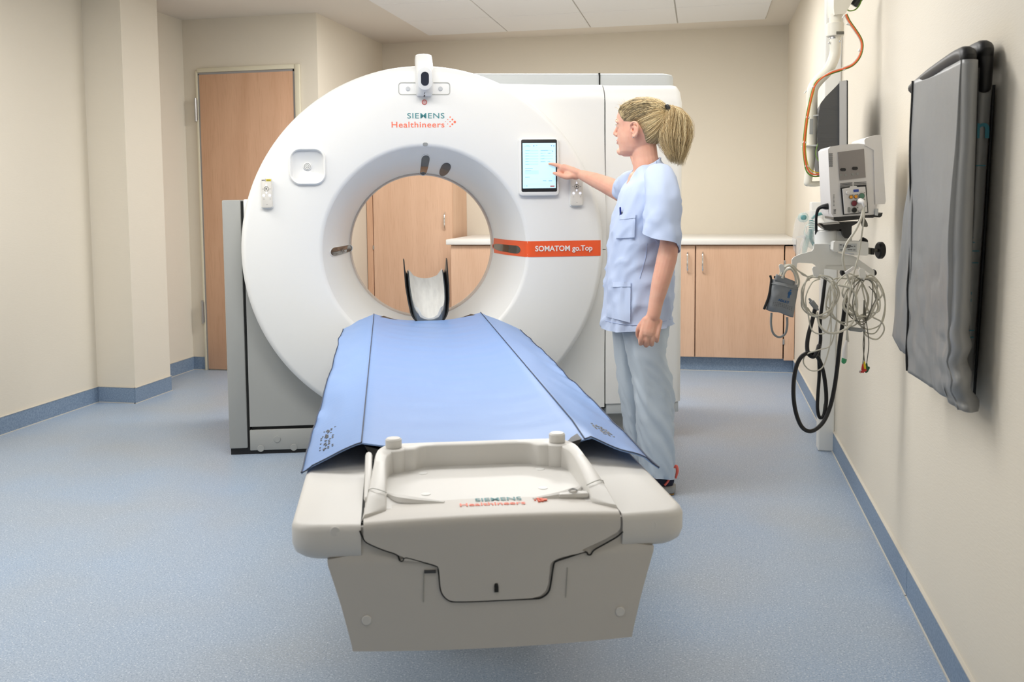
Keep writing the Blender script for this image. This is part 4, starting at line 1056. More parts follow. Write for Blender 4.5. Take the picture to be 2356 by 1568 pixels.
# trousers: two legs
def leg(tab, name, seed):
    rings = []
    for ins in (0, .0025):
        rr = []
        for i in range(46):
            f = i/45; z = tab[0][0]+(tab[-1][0]-tab[0][0])*f
            tz = [(-a[0], a) for a in tab]
            x0 = interp([(-a[0], a[1]) for a in tab], -z); x1 = interp([(-a[0], a[2]) for a in tab], -z); d0 = interp([(-a[0], a[3]) for a in tab], -z); d1 = interp([(-a[0], a[4]) for a in tab], -z)
            ring = []
            for j in range(40):
                a = 2*PI*j/40; ct, s_ = math.cos(a), math.sin(a)
                o = noise.noise(Vector((ct*1.6+seed, z*5+s_*1.5, seed)))*.009+.009*max(0, 1-abs(noise.noise(Vector((a*.8+z*6, z*13+a*1.5, seed+2))))*2.4)**2*min(1, f*2)-.004+.006*math.exp(-((a-4.4+z*.5)/.16)**2)-ins
                zz = z+(-.012*math.cos(a) if i == 45 else 0)
                ring.append(P((x0+x1)/2+((x1-x0)/2+o)*(abs(ct)**.85)*(1 if ct > 0 else -1), (d0+d1)/2+((d1-d0)/2+o)*(abs(s_)**.85)*(1 if s_ > 0 else -1), zz))
            rr.append(ring)
        rings += rr if ins == 0 else rr[::-1]
    return loft(rings, loop=True, caps=False)
tr = PO('trousers', merge(leg([(.74, -.110, .088, -.085, .085), (.64, -.105, .080, -.09, .085), (.545, -.085, .068, -.088, .075), (.467, -.065, .088, -.085, .07), (.40, -.054, .096, -.083, .065), (.30, -.045, .099, -.08, .06), (.20, -.038, .101, -.078, .06), (.12, -.030, .102, -.075, .06), (.074, -.028, .099, -.072, .058)], 'left', 1.0),
    leg([(.74, -.125, .07, .05, .235), (.64, -.125, .05, .06, .235), (.52, -.112, .035, .065, .225), (.40, -.100, .03, .07, .215), (.30, -.085, .035, .075, .21), (.20, -.070, .04, .075, .205), (.10, -.06, .045, .08, .20), (.07, -.058, .045, .08, .2)], 'right', 5.0)), MT['trouser'], sharp=80)
# trainers
def shoe(hx, hd, ang):
    f = Vector((-math.cos(ang), math.sin(ang), 0)); l = Vector((-math.sin(ang), -math.cos(ang), 0))
    b = P(hx, hd, 0); S = lambda x, y, z: b+f*x+l*y+Z*z
    def ring(x, w_, z0, z1, p=.7):
        return [S(x, w_*abs(math.cos(a))**p*(1 if math.cos(a) > 0 else -1), z0+(z1-z0)*(.5+.5*abs(math.sin(a))**p*(1 if math.sin(a) > 0 else -1))) for a in [2*PI*j/18 for j in range(18)]]
    up_ = loft([ring(.000, .018, .045, .070), ring(.006, .028, .030, .098), ring(.02, .034, .026, .104), ring(.05, .036, .026, .100), ring(.08, .037, .026, .094), ring(.12, .039, .024, .078), ring(.17, .042, .022, .060), ring(.21, .038, .022, .048), ring(.238, .024, .022, .038)])
    so = loft([ring(-.006, .020, .008, .034, .5), ring(.004, .034, .004, .036, .5), ring(.03, .038, .002, .034, .5), ring(.10, .038, .003, .030, .5), ring(.17, .045, .002, .026, .5), ring(.22, .038, .004, .026, .5), ring(.246, .022, .010, .026, .5)])
    o = PO('shoe', up_, MT['shoe'], sharp=60)
    PO('sole', so, MT['sole'], o, sharp=60)
    PO('outsole', loft([ring(.0, .030, 0, .006, .4), ring(.03, .036, 0, .005, .4), ring(.17, .042, 0, .005, .4), ring(.235, .026, .0, .008, .4)]), MT['sole_gum'], o, sharp=60)
    PO('heel_loop', tube([S(-.006, 0, .060), S(-.012, 0, .088), S(-.008, 0, .108), S(.002, 0, .102)], [.004, .006, .006, .004], 8, 4), MT['shoe_coral'], o)
    for s in (-1, 1):
        PO('side_stripe', merge(tube([S(.012, s*.0335, .078), S(.022, s*.0355, .055), S(.034, s*.037, .040)], .0045, 6, 4), tube([S(.055, s*.0375, .075), S(.10, s*.0395, .058)], [.006, .003], 6, 3)), MT['shoe_coral'], o)
shoe(.101, -.012, math.radians(14)); shoe(.055, .145, math.radians(8))

# ------------------------------------------------------------------ things on the right-hand wall
def wp(px, py, x): return on_plane(px, py, (x, 0, 0), Vector((1, 0, 0)))
# radiation apron folded over a two-armed hanger
hg = thing('apron_hanger', 'black padded wall hanger carrying the folded silver apron', 'hanger', (RX, 2.1, 1.42))
for x, y0, zt in ((.516, 2.182, 1.437), (.556, 2.215, 1.452)):
    obj('arm', tube([(x, y0, zt-.085), (x, y0, zt-.03), (x, y0+.03, zt-.006), (x, y0+.30, zt-.012), (x, y0+.52, zt-.022)], [.0145, .0155, .017, .017, .014], 14, 6, True), MT['padding'], hg)
obj('wall_plate', box(RX-.012, RX, 2.50, 2.59, 1.34, 1.40, .004), MT['padding'], hg)
for x in (.516, .556): obj('pivot', cyl((x, 2.585, 1.34), (x, 2.585, 1.41), .012, 14), MT['padding'], hg)
ap = thing('lead_apron', 'silver grey radiation apron folded over a hanger on the right wall', 'apron', (.53, 2.35, .72))
def sheet(fn, nu, nv, th=.006):
    a = [[Vector(fn(i/nu, j/nv)) for j in range(nv+1)] for i in range(nu+1)]
    V = [p for r in a for p in r]; F_ = []
    for i in range(nu):
        for j in range(nv): k = i*(nv+1)+j; F_.append((k, k+1, k+nv+2, k+nv+1))
    me = bpy.data.meshes.new('t'); me.from_pydata(V, [], F_); me.update()
    nr = [v.normal.copy() for v in me.vertices]; bpy.data.meshes.remove(me)
    K = len(V); W_ = [p-n*th for p, n in zip(V, nr)]; G_ = [tuple(q+K for q in f[::-1]) for f in F_]; E_ = []
    rim = [i*(nv+1) for i in range(nu+1)]+[nu*(nv+1)+j for j in range(1, nv+1)]+[i*(nv+1)+nv for i in range(nu-1, -1, -1)]+[j for j in range(nv-1, 0, -1)]
    for a_, b_ in zip(rim, rim[1:]+rim[:1]): E_.append((a_, b_, K+b_, K+a_))
    return V+W_, F_+G_+E_
def outer_layer(f, h):                   # f 0..1 far edge to near fold and round it, h 0 top .. 1 bottom
    n = .007*noise.noise(Vector((f*2, h*3, 2.)))+.004*max(.15, min(1, h*2-.6))*max(0, 1-abs(noise.noise(Vector((f*3+h*2, h*5-f*2, 6.))))*3)**2+.012*noise.noise(Vector((f*9, h*9, 5.)))*max(0, h-.55)*2
    n *= min(1, h*4)
    crush = max(0, h-.70)/.30
    yf, yn = 2.612, 2.150+.05*h
    zt = 1.424-.012*f
    zb = .712-.010*f
    z = zt+(zb-zt)*h
    if f < .82:
        k = f/.82; y = yf+(yn-yf)*k; x = .497+.008*math.sin(k*PI)+n-.014*math.sin(PI*min(1, h*1.1))*k*.6
    else:
        k = (f-.82)/.18; a = k*PI*.95; r = .016+.006*h
        y = yn+.012-math.sin(a)*r*1.2-.004; x = .497+r-math.cos(a)*r+n*(1-k)
    x += .018*crush*math.sin(h*74+f*5)*f*.45*max(0, f-.35)*1.5+.012*crush*f*.3
    y += .012*crush*math.sin(h*60)*(f > .7)
    if h > .9: x += (h-.9)*.2*f
    return (x, y, z)
obj('outer_layer', sheet(outer_layer, 60, 80, .004), MT['apron'], ap, sharp=180)
def flare(f, h):                         # back panel showing beyond the far edge
    z = 1.40+(.742-1.40)*h; y = 2.60+(.012+.19*h**.8)*f; x = .503-.006*f*h+.007*noise.noise(Vector((f*3, h*5, 8)))+.012*(1-h)*f
    if h > .95: y -= (h-.95)*1.0*f; x += (h-.95)*.3
    return (x, y, z)
obj('side_flap', sheet(flare, 16, 60, .004), MT['apron'], ap, sharp=180)
def inner_layer(f, h):
    yn, yf = 2.225+.075*h, 2.60; z = 1.372+(.70-1.372)*h
    n = .010*noise.noise(Vector((f*4, h*6, 12.)))*h+.010*noise.noise(Vector((f*8, h*16, 3.)))*max(0, h-.6)*2
    if f > .3: k = (f-.3)/.7; y = yn+(yf-yn)*k; x = .573+n*.3
    else:
        k = f/.3; a = k*PI; r = .017
        x = .556-math.cos(a)*r+.004*h-.006*h; y = yn-math.sin(a)*r*.9+n
    if h > .9: x -= (h-.9)*.12
    return (x, y, z)
obj('inner_layer', sheet(inner_layer, 44, 80, .004), MT['apron'], ap, sharp=180)
for q in (tube([(.534, 2.18, 1.40), (.536, 2.20, 1.1), (.536, 2.22, .75)], [.004, .005, .004], 8, 6), tube([(.577, 2.225, 1.37), (.5775, 2.26, 1.05), (.577, 2.30, .70)], .003, 8, 6)): obj('black_lining', q, MT['padding'], ap)
obj('edge_binding', tube([Vector(outer_layer(0, i/14))+Vector((-.001, .0005, 0)) for i in range(15)], .003, 6, 2), MT['padding'], ap)
def apn(z, y, h, w_): return (z, y, h, w_)
def ap_text(s, z, size, dy):
    return text_at(s, size, (.556, 2.207+.075*(1.372-z)/.67+dy, z), Vector((0, 0, 0))+Vector((1, .0, 0)), (0, 0, 1), .02, .0006)
obj('apron_print', ap_text('n', 1.282, .062, .0), MT['apron_print'], ap)
marks = []
for z, ln in ((1.207, .022), (1.03, .018), (1.005, .018), (.86, .018), (.845, .018), (.75, .014)):
    y = 2.2105+.075*(1.372-z)/.67; marks.append(box(.556-ln/2, .556+ln/2, y-.0012, y+.003, z-.001, z+.001))
for z in (1.10, 1.085, 1.06, 1.05, .94, .925, .90, .80):
    y = 2.2115+.075*(1.372-z)/.67; marks.append(box(.548, .548+.008, y-.0010, y+.003, z-.003, z+.003))
obj('apron_marks', merge(*marks), MT['apron_print'], ap, kind='stuff')

# display on the swivel arm
AD = 3.42                                # distance of the arm
def A(px, py, d=0): return at(px, py, AD+d)
pa = thing('swivel_arm', 'cream curved pole of the display arm coming down by the right wall', 'display arm', A(1885, 300))
obj('pole', tube([A(1922, 76), A(1922, 100), A(1920, 128), A(1906, 160), A(1882, 186), A(1870, 206), A(1868, 240), A(1868, 300)], .0183, 20, 8), MT['pole'], pa)
obj('lower_pole', tube([A(1868, 290), A(1866, 350), A(1861, 400), A(1858, 420)], [.0183, .016, .014, .013], 16, 6, True), MT['pole'], pa)
obj('handle_bar', tube([A(1856, 421), A(1870, 423), A(1900, 421, .02), A(1930, 419, .06)], .0095, 14, 6, True), MT['pole'], pa)
obj('collar', merge(cyl(A(1921, 84), A(1921.5, 53), .0285, 32, .002)), MT['pole'], pa)
obj('collar_slot', plate(A(1926, 79)-FH*.0285, AH, Z, -FH, .026, .010, .001, .001), MT['cable_dark'], pa)
obj('bearing', cyl(A(1920.5, 90), A(1921, 83), .0175, 24), MT['steel'], pa)
for q in ((1908, 98.5), (1928.5, 96.5)):
    n_ = (A(*q)-A(1920, 98)); n_.z = 0; b_ = A(*q)-FH*(.016 if q[0] > 1920 else .002)
    obj('bolt', ball(b_, .0042, 12), MT['chrome'], pa)
obj('neck', cyl(A(1923, 56), A(1923, 32), .0215, 24), MT['pole'], pa)
hd = [A(1911, -30), A(1911, 22), A(1913, 38), A(1938, 34), A(1962, -8), A(1964, -30)]
obj('arm_head', prism([p-FH*.03 for p in hd], FH, .07, .006), MT['pole'], pa)
obj('arm_tube', cyl(A(1962, 12, .015), A(1988, -22, .0), .0165, 20, .003), MT['carbon'], pa)
for q in (tube([A(1942, 22, -.012), A(1962, -4, -.012), A(1975, -22, -.012)], .0055, 8, 1), tube([A(1944, 26, -.008), A(1950, 20, -.01)], .004, 8, 1)): obj('arm_rail', q, MT['mount'], pa)
obj('type_label', plate(A(1866.5, 291, -.019), AH, Z, -FH, .012, .052, .001, .0008), MT['grey_light'], pa)
wires = [((1946, 33), (1954, 50), (1968, 70), (1980, 90), (1983, 108), (1977, 130), (1962, 148), (1940, 158), (1910, 168), (1885, 184), (1872, 204), (1863, 240), (1857, 270), (1852, 310), (1850, 340), (1853, 372), (1860, 392), (1872, 401), (1895, 399), (1912, 396))]
for k_, (off, m_, nm) in enumerate(((0, 'cab_orange', 'orange_wire'), (1, 'cab_green', 'green_wire'), (2, 'cab_pale', 'pale_wire'))):
    pts = []
    for i, (px, py) in enumerate(wires[0]):
        a_ = wires[0][max(0, i-1)]; b_ = wires[0][min(len(wires[0])-1, i+1)]; tx, ty = b_[0]-a_[0], b_[1]-a_[1]; ln = math.hypot(tx, ty)
        s_ = (0, 2.4, -2.4)[k_]
        if k_ == 1 and i > 8: s_ = -2.2 if i < 16 else -4.5
        if k_ == 2 and i > 8: s_ = 1.0
        pts.append(A(px+ty/ln*s_, py-tx/ln*s_, -.028-(.004 if k_ == 0 else 0)))
    obj(nm, tube(pts, .0024 if k_ else .0026, 6, 5), MT[m_], pa)
obj('yellow_wire', tube([A(1874, 204, -.030), A(1865, 240, -.030), A(1859.5, 270, -.03), A(1855, 310, -.03), A(1853.5, 345, -.03), A(1858, 376, -.03), A(1866, 391, -.03), A(1885, 397, -.03), A(1903, 384, -.02)], .0018, 6, 5), MT['cab_yellow'], pa)
for q in ((1952, 55), (1979, 116), (1940, 159), (1872, 200), (1858, 270), (1851, 327), (1856, 382)):
    obj('cable_tie', cyl(A(q[0]-4, q[1]-1, -.028), A(q[0]+4, q[1]+1, -.028), .0045, 10, .001), MT['mount'], pa)
for q in (tube([A(1856, 208, -.03), A(1850, 215, -.03)], .002, 6, 1), tube([A(1942, 36, -.03), A(1938, 42, -.03)], .003, 6, 1)): obj('tie_tail', q, MT['mount'], pa)
obj('cable_strap', tube([A(1982, 0, -.01), A(1977, 12, -.01), A(1968, 22, -.012), A(1956, 25, -.015), A(1948, 22, -.02)], .0022, 6, 5), MT['cab_green'], pa)
dm = thing('display_monitor', 'flat display with grey back and silver bezel seen from its edge', 'monitor', A(1925, 300, .1))
DX = A(1938, 300).copy()                 # the screen faces the wall, its near edge towards the lens
def DP(px, py, depth): return at(px, py, AD+depth)
e0, e1 = -.05, .34
def dring(d, k=1):
    c0 = [(1931.5, 187), (1931.5, 408), (1949, 408), (1949, 184)]
    return [at(px, py, AD+e0)+(FH*.96+AH*.28)*d for px, py in c0]
obj('bezel', loft([dring(0), dring(.36)]), MT['silver'], dm, False)
br = lambda px: [at(px, 186, AD+e0+.003), at(px, 409, AD+e0+.003)]
obj('screen_edge', prism([at(1948.5, 184, AD+e0-.001), at(1951, 186, AD+e0-.001), at(1951, 408, AD+e0-.001), at(1948.5, 408, AD+e0-.001)], FH*.96+AH*.28, .36), MT['black'], dm)
bk_ = []
for d, ins in ((.004, 0), (.02, 0), (.33, 0)):
    pts = [(1931.6, 190), (1918, 204), (1900, 222), (1889, 236), (1884, 262), (1882, 300), (1882, 350), (1884, 385), (1890, 400), (1931.6, 409)]
    bk_.append([at(px, py, AD+e0+.004)+(FH*.96+AH*.28)*d for px, py in pts])
obj('back_shell', loft(bk_), MT['mon_dark'], dm, sharp=50)
obj('bracket', merge(box(0, 0, 0, 0, 0, 0)), MT['mount'], dm) if False else None
vb = [A(1874, 264, -.03), A(1893, 262, -.03), A(1893, 330, -.03), A(1889, 336, -.03), A(1856, 336, -.03), A(1856, 333.5, -.03), A(1885, 332, -.03), A(1885, 266, -.03), A(1874, 267, -.03)]
obj('bracket', prism(vb, FH, .06), MT['mount'], pa, False)
for q in (prism([A(1886.5, 280, -.031), A(1890.5, 280, -.031), A(1890.5, 296, -.031), A(1886.5, 296, -.031)], FH, .002), prism([A(1886.5, 300, -.031), A(1890.5, 299, -.031), A(1890, 316, -.031), A(1886.5, 316, -.031)], FH, .002)): obj('bracket_slot', q, MT['dark_print'], pa)
obj('socket_recess', prism([at(1891, 366, AD+e0-.002), at(1899, 361, AD+e0-.002), at(1905, 372, AD+e0-.002), at(1904, 388, AD+e0-.002), at(1890, 388, AD+e0-.002)], FH, .004), MT['black'], dm)
obj('video_cable', tube([A(1888, 318, -.035), A(1880, 336, -.04), A(1877, 355, -.045), A(1884, 370, -.05), A(1898, 376, -.055), A(1908, 378, -.05)], .0016, 6, 5), MT['cab_green'], pa)

# patient monitor on its mount
MD = 2.92
def Mn(px, py, d=0): return at(px, py, MD+d)
vm = thing('patient_monitor', 'small white patient monitor with round coloured sockets on its side', 'patient monitor', Mn(1965, 500))
AX = (FH*.985+AH*.17)                    # it runs back into the room like this
def extr(name, pts, dep, m, par=vm, b=0, d0=0, **k): return obj(name, prism([Mn(x, y, d0) for x, y in pts], AX, dep, b), m, par, k.pop('smooth', True), **k)
extr('case', [(1905, 343), (1911, 337), (1935, 333), (1975, 330), (1992, 332), (2010, 345), (2017, 480), (2016, 496), (1918, 499), (1912, 490)], .17, MT['mon_white'], sharp=40)
extr('screen_unit', [(1989, 322), (1992, 318), (2012, 311), (2026, 310), (2028, 314), (2038, 462), (2036, 469), (2014, 470), (2010, 345), (1990, 334)], .19, MT['mon_white'], d0=-.004, sharp=40)
extr('recess_panel', [(1928, 350), (1988, 342), (1992, 408), (1932, 415)], .004, MT['mon_grey'], d0=-.0025, smooth=False)
for q in ((1939.5, 390), (1967, 387)):
    obj('dark_port', prism([Mn(q[0]+x, q[1]+y, -.003) for x, y in rrect(13, 7, 3.3)], -FH, .0012), MT['black'], vm)
for q in ((1935, 402), (1946, 402.5), (1962, 400.5), (1973, 399.5)):
    obj('round_port', prism([Mn(q[0]+3*math.cos(a), q[1]+3*math.sin(a), -.003) for a in [2*PI*i/14 for i in range(14)]], -FH, .0008), MT['port_red'] if False else MT['grey_print'], vm)
vents = []
for i in range(7): vents.append(prism([Mn(x, y, -.001) for x, y in ((1907.5, 353+i*4.6), (1911, 353+i*4.6), (1911, 355+i*4.6), (1907.5, 355+i*4.6))], -FH, .0012)); vents.append(prism([Mn(x, y, -.001) for x, y in ((1912, 353+i*4.6), (1915.5, 353+i*4.6), (1915.5, 355+i*4.6), (1912, 355+i*4.6))], -FH, .0012))
for i in range(3):
    y = 419.5+i*3.2
    for x0, x1 in ((1933, 1961), (1965, 1993)): vents.append(prism([Mn(x, yy, -.001) for x, yy in ((x0, y+(1963-x0)*.06), (x1, y+(1963-x1)*.06), (x1, y+1.3+(1963-x1)*.06), (x0, y+1.3+(1963-x0)*.06))], -FH, .0012))
for i in range(4): y = 481+i*3; vents.append(prism([Mn(x, yy, -.001) for x, yy in ((1918, y+.4), (1923, y), (1923, y+1.2), (1918, y+1.6))], -FH, .0012))
obj('vent_slots', merge(*vents), MT['dark_print'], vm, kind='stuff')
extr('module_gap', [(1934, 431), (1993, 425), (1998, 489), (1940, 494)], .004, MT['black'], d0=-.003, smooth=False)
extr('module', [(1939, 434), (1956, 431), (1957, 428.5), (1970, 427.5), (1973, 430), (1991, 429), (1996, 487), (1944, 492)], .02, MT['mon_white'], d0=-.012, sharp=40)
extr('blue_label', [(1963.5, 436), (1975.5, 435), (1976, 441), (1964, 442)], .002, MT['blue_label'], d0=-.0128, smooth=False)
def port(x, y, r, m, rim=True, h=.004):
    c = Mn(x, y, -.0125); k = MD/F_PX; n = -FH
    o = obj('socket', cyl(c, c+n*h, r*k*1.0, 20, .0006), MT[m], vm)
    if rim: obj('socket_ring', tube([c+n*h*.5+(AH*math.cos(a)+Z*math.sin(a))*r*k*1.08 for a in [2*PI*i/20 for i in range(21)]], .0011, 6, 1), MT['cable_dark'], vm)
port(1957.5, 453, 3.6, 'port_orange'); port(1968.5, 452, 3.6, 'port_orange'); port(1982, 450.5, 5.8, 'port_green'); port(1964.5, 467.5, 5.8, 'port_red'); port(1965, 483, 5.2, 'black'); port(1950.5, 443, 4.2, 'mon_white', False)
obj('blank_socket', prism([Mn(1953.5+x, 482.5+y, -.012) for x, y in rrect(6.5, 13, 3.2)], -FH, .001), MT['grey_print'], vm)
obj('ecg_plug', tube([Mn(1979, 462, -.012), Mn(1981, 463, -.03), Mn(1986, 466, -.04), Mn(1988, 474, -.042)], [.009, .0085, .006, .0035], 12, 4, True), MT['mon_white'], vm)
mk = []
for x, y in ((1962, 448), (1973, 447), (1989, 443), (1971.5, 461), (1989, 458), (1973, 477), (1974.5, 485.5), (1992, 474)): mk.append(prism([Mn(x+a, y+b, -.0125) for a, b in ((-1.3, -1), (1.3, -1), (1.3, 1), (-1.3, 1))], -FH, .0006))
for i in range(9): mk.append(prism([Mn(1918+a, 448+i*3.1+b, -.001) for a, b in ((-1, -.7), (2.2, -.7), (2.2, .5), (-1, .5))], -FH, .0008))
obj('small_print', merge(*mk), MT['grey_print'], vm, kind='stuff')
extr('base_rail', [(1918, 499), (2016, 493), (2031, 489), (2029, 497), (2024, 500), (2012, 499), (2008, 501), (1990, 501), (1972, 505), (1930, 509), (1918, 504)], .15, MT['carbon'], sharp=40)
extr('latch', [(2014, 480), (2021, 480), (2020, 496), (2013, 495)], .02, MT['grey_light'], d0=-.006)
# the mount: tilt plate, pivot, cable plate with spoon hooks, clamp with knob
mo = thing('monitor_mount', 'white and black wall arm carrying the patient monitor with three spoon shaped cable hooks', 'mount', Mn(1900, 560))
extr('tilt_bracket', [(1885, 515), (1900, 514), (1975, 509), (1971, 514), (1960, 520), (1959, 540), (1953, 548), (1946, 548), (1939, 540), (1936, 527), (1908, 530), (1898, 527)], .07, MT['carbon'], par=mo, d0=.03, sharp=40)
extr('bracket_top', [(1889, 513), (1930, 510.5), (1932, 514), (1895, 517)], .05, MT['steel'], par=mo, d0=.028)
extr('lever', [(1978, 505), (1990, 502), (1996, 513), (1997, 520), (1994, 522), (1986, 521), (1984, 513), (1977, 511)], .02, MT['cable_dark'], par=mo, d0=.02)
obj('pivot', cyl(Mn(1903, 564, .08), Mn(1902, 528, .08), .036, 36, .004), MT['mount'], mo)
obj('pivot_block', prism([Mn(x, y, .05) for x, y in ((1917, 533), (1932, 531), (1960, 540), (1960, 560), (1918, 562))], FH, .05, .004), MT['mount'], mo)
obj('clamp', prism([Mn(x, y, .02) for x, y in ((1918, 557), (1922, 554), (1995, 556), (1998, 559), (1998, 586), (1994, 588), (1966, 587), (1964, 582), (1920, 578), (1917, 574))], FH, .09, .004), MT['mount'], mo)
obj('clamp_label', prism([Mn(x, y, .0195) for x, y in ((1930, 560), (1971, 560), (1971, 580), (1930, 577))], -FH, .0008), MT['grey_light'], mo)
pr = []
for i, (a, b, y) in enumerate(((1932, 1937, 563), (1940, 1958, 564), (1940, 1962, 566.5), (1940, 1956, 569), (1964, 1968, 566), (1933, 1942, 574.5), (1950, 1961, 574), (1963, 1968, 574.5))): pr.append(prism([Mn(x, yy, .0187) for x, yy in ((a, y-.9), (b, y-.7), (b, y+.9), (a, y+.9))], -FH, .0006))
obj('label_print', merge(*pr), MT['dark_print'], mo, kind='stuff')
obj('clamp_arm', prism([Mn(x, y, .04) for x, y in ((1987, 566), (2005, 571), (2005, 584), (1987, 583))], FH, .03, .002), MT['cable_dark'], mo)
obj('clamp_jaw', box(0, 0, 0, 0, 0, 0) if False else prism([Mn(x, y, .035) for x, y in ((2005, 570.5), (2012, 571), (2012, 585.5), (2005, 585.5))], FH, .04, .002), MT['black'], mo)
obj('knob_stem', cyl(Mn(2010, 576, .05), Mn(2019, 575.5, .05), .005, 12), MT['cable_dark'], mo)
obj('clamp_knob', cyl(Mn(2018.5, 575.5, .05), Mn(2032, 575.5, .05), .0255, 32, .004), MT['rubber'], mo)
obj('clamp_knob', cyl(Mn(1983, 560, .12), Mn(1991, 549, .12), .012, 16, .003), MT['rubber'], mo)
pc = [(1873, 561), (1908, 561), (1909.5, 575), (1935, 583), (1962, 588), (1975, 594), (1975, 611), (1930, 609), (1904, 609), (1898, 613), (1896, 622), (1896, 634), (1880, 636), (1879, 616), (1876, 610), (1870, 606), (1838, 604), (1834, 606), (1832, 622), (1822, 624), (1822, 597), (1827, 591), (1840, 585), (1868, 577.5), (1872, 572)]
obj('cable_plate', prism([Mn(x, y, .045) for x, y in pc], FH, .004), MT['mount'], mo, False)
obj('plate_web', prism([Mn(x, y, .049) for x, y in ((1898, 600), (1975, 600), (1975, 618), (1940, 622), (1897, 618))], FH, .003), MT['mount'], mo, False)
def hook(x, y, sc_, name='hook'):
    pts = [(x-7*sc_, y-8*sc_), (x-4*sc_, y-12*sc_), (x+2*sc_, y-12.5*sc_), (x+7*sc_, y-9*sc_), (x+9*sc_, y), (x+9.5*sc_, y+9*sc_), (x-4*sc_, y+10*sc_)]
    o = obj('hook', merge(prism([Mn(a, b, -.010) for a, b in pts], FH, .003), tube([Mn(x+3*sc_, y+9*sc_, -.008), Mn(x+4*sc_, y+12*sc_, .015), Mn(x+2*sc_, y+4*sc_, .046)], .004, 8, 4)), MT['mount'], mo)
hook(1798, 617, .8); hook(1876, 625, 1.0); hook(1983, 629, 1.0)
obj('plate_arm', prism([Mn(x, y, .045) for x, y in ((1975, 596), (2012, 622), (2012, 636), (1975, 612))], FH, .004), MT['mount'], mo, False)
obj('plate_bar', tube([Mn(1826, 612, .047), Mn(1812, 618, .046), Mn(1800, 620, .046)], .004, 8, 3), MT['mount'], mo)
for q in ((1937, 629), (2010, 628)): obj('rubber_stop', cyl(Mn(q[0]-3, q[1], .06), Mn(q[0]+5, q[1]-3, .06), .0095, 14, .003), MT['rubber'], mo)
q0, q1 = Mn(1902, 552, .11), Vector((.50, 4.60, 1.03))
obj('support_arm', tube([q0, q0+(q1-q0)*.1+Z*-.01, q1], .022, 14, 6), MT['mount'], mo)
obj('arm_bracket', box(.47, .516, 4.60, 4.70, .94, 1.12, .004), MT['mount'], mo)
# cables: each a thing of its own
def cable(name, label, cat, pts, r, m, d=0, group=None, seg=8, k=6):
    o = obj(name, tube([Mn(*p, d) if len(p) == 2 else Mn(p[0], p[1], p[2]) for p in pts], r, seg, k, True), MT[m]); return tag(o, label, cat, group)
cable('power_cord', 'black power cord bending down from the back of the patient monitor', 'cord', [(1912, 474, .04), (1900, 475, .04), (1890, 476, .045), (1882, 482, .05), (1878, 500, .06), (1878, 530, .07), (1879, 556, .10)], [.010, .009, .006, .0048, .0042, .0042, .0042], 'rubber')
cable('black_hose', 'thick black hose hanging in a long knotted loop below the monitor mount', 'hose', [(1945, 690, .02), (1940, 735, .02), (1932, 790, .02), (1927, 840, .02), (1920, 890, .02), (1910, 935, .02), (1893, 972, .015), (1868, 991, .01), (1847, 984, .005), (1833, 955, 0), (1826, 915, 0), (1827, 870, 0), (1835, 835, .0), (1850, 815, .0), (1870, 813, .02), (1882, 822, .03), (1893, 850, .035), (1899, 885, .035), (1901, 920, .035), (1897, 950, .03)], .0062, 'rubber')
cable('black_hose', 'thin black hose hanging straight down behind the long hose loop', 'hose', [(1899, 640, .06), (1893, 690, .055), (1887, 740, .05), (1888, 780, .05), (1884, 812, .05), (1885, 860, .05), (1882, 905, .05), (1881, 940, .048), (1886, 960, .045), (1895, 955, .045), (1899, 930, .048)], .0052, 'rubber')
cable('black_hose', 'short black hose coming down from the left cable coil to the knot', 'hose', [(1876, 708, .03), (1868, 740, .03), (1859, 775, .025), (1857, 800, .02), (1861, 815, .012), (1872, 820, .008), (1880, 808, .012), (1884, 795, .03)], .0062, 'rubber')
cable('pressure_hose', 'pale thick hose curving from the monitor socket down to the cable coils', 'cable', [(1985, 483, -.015), (1982, 500, -.03), (1968, 530, -.035), (1948, 560, -.035), (1940, 585, -.035), (1941, 610, -.03), (1950, 635, -.025), (1957, 660, -.02), (1952, 700, -.015), (1947, 740, -.01)], [.0042, .0042, .0038, .0038, .0038, .0038, .0038, .0036, .003, .003], 'cable')
cable('ecg_cable', 'thin pale cable running from the white plug down over the clamp', 'cable', [(1988, 475, -.042), (1988, 500, -.04), (1982, 545, -.035), (1976, 585, -.03), (1968, 615, -.03), (1960, 650, -.028), (1953, 690, -.025), (1948, 735, -.02), (1952, 785, -.02)], [.0022]*9, 'cable', -.0)
cable('sensor_plug', 'white plug with a green tip hanging below the cable coils', 'plug', [(1951, 705, -.015), (1949, 760, -.015), (1948, 782, -.015)], [.0022, .0022, .003], 'cable')
pl_ = bpy.data.objects['sensor_plug']
for nm, pts, r, m_ in (('plug_body', [(1948, 784, -.015), (1945, 800, -.015), (1943.5, 822, -.015)], [.0035, .0068, .0085], 'mon_white'), ('plug_tip', [(1943, 823, -.015), (1941.5, 831, -.015)], [.0078, .0072], 'plug_green')):
    o = obj(nm, tube([Mn(*p) for p in pts], r, 14, 3, True), MT[m_]); o.parent = pl_
obj('y_clip', prism([Mn(x, y, -.036) for x, y in ((1943, 625), (1962, 612), (1966, 617), (1948, 631))], -FH, .006, .001), MT['mon_white'], vm)
random.seed(21)
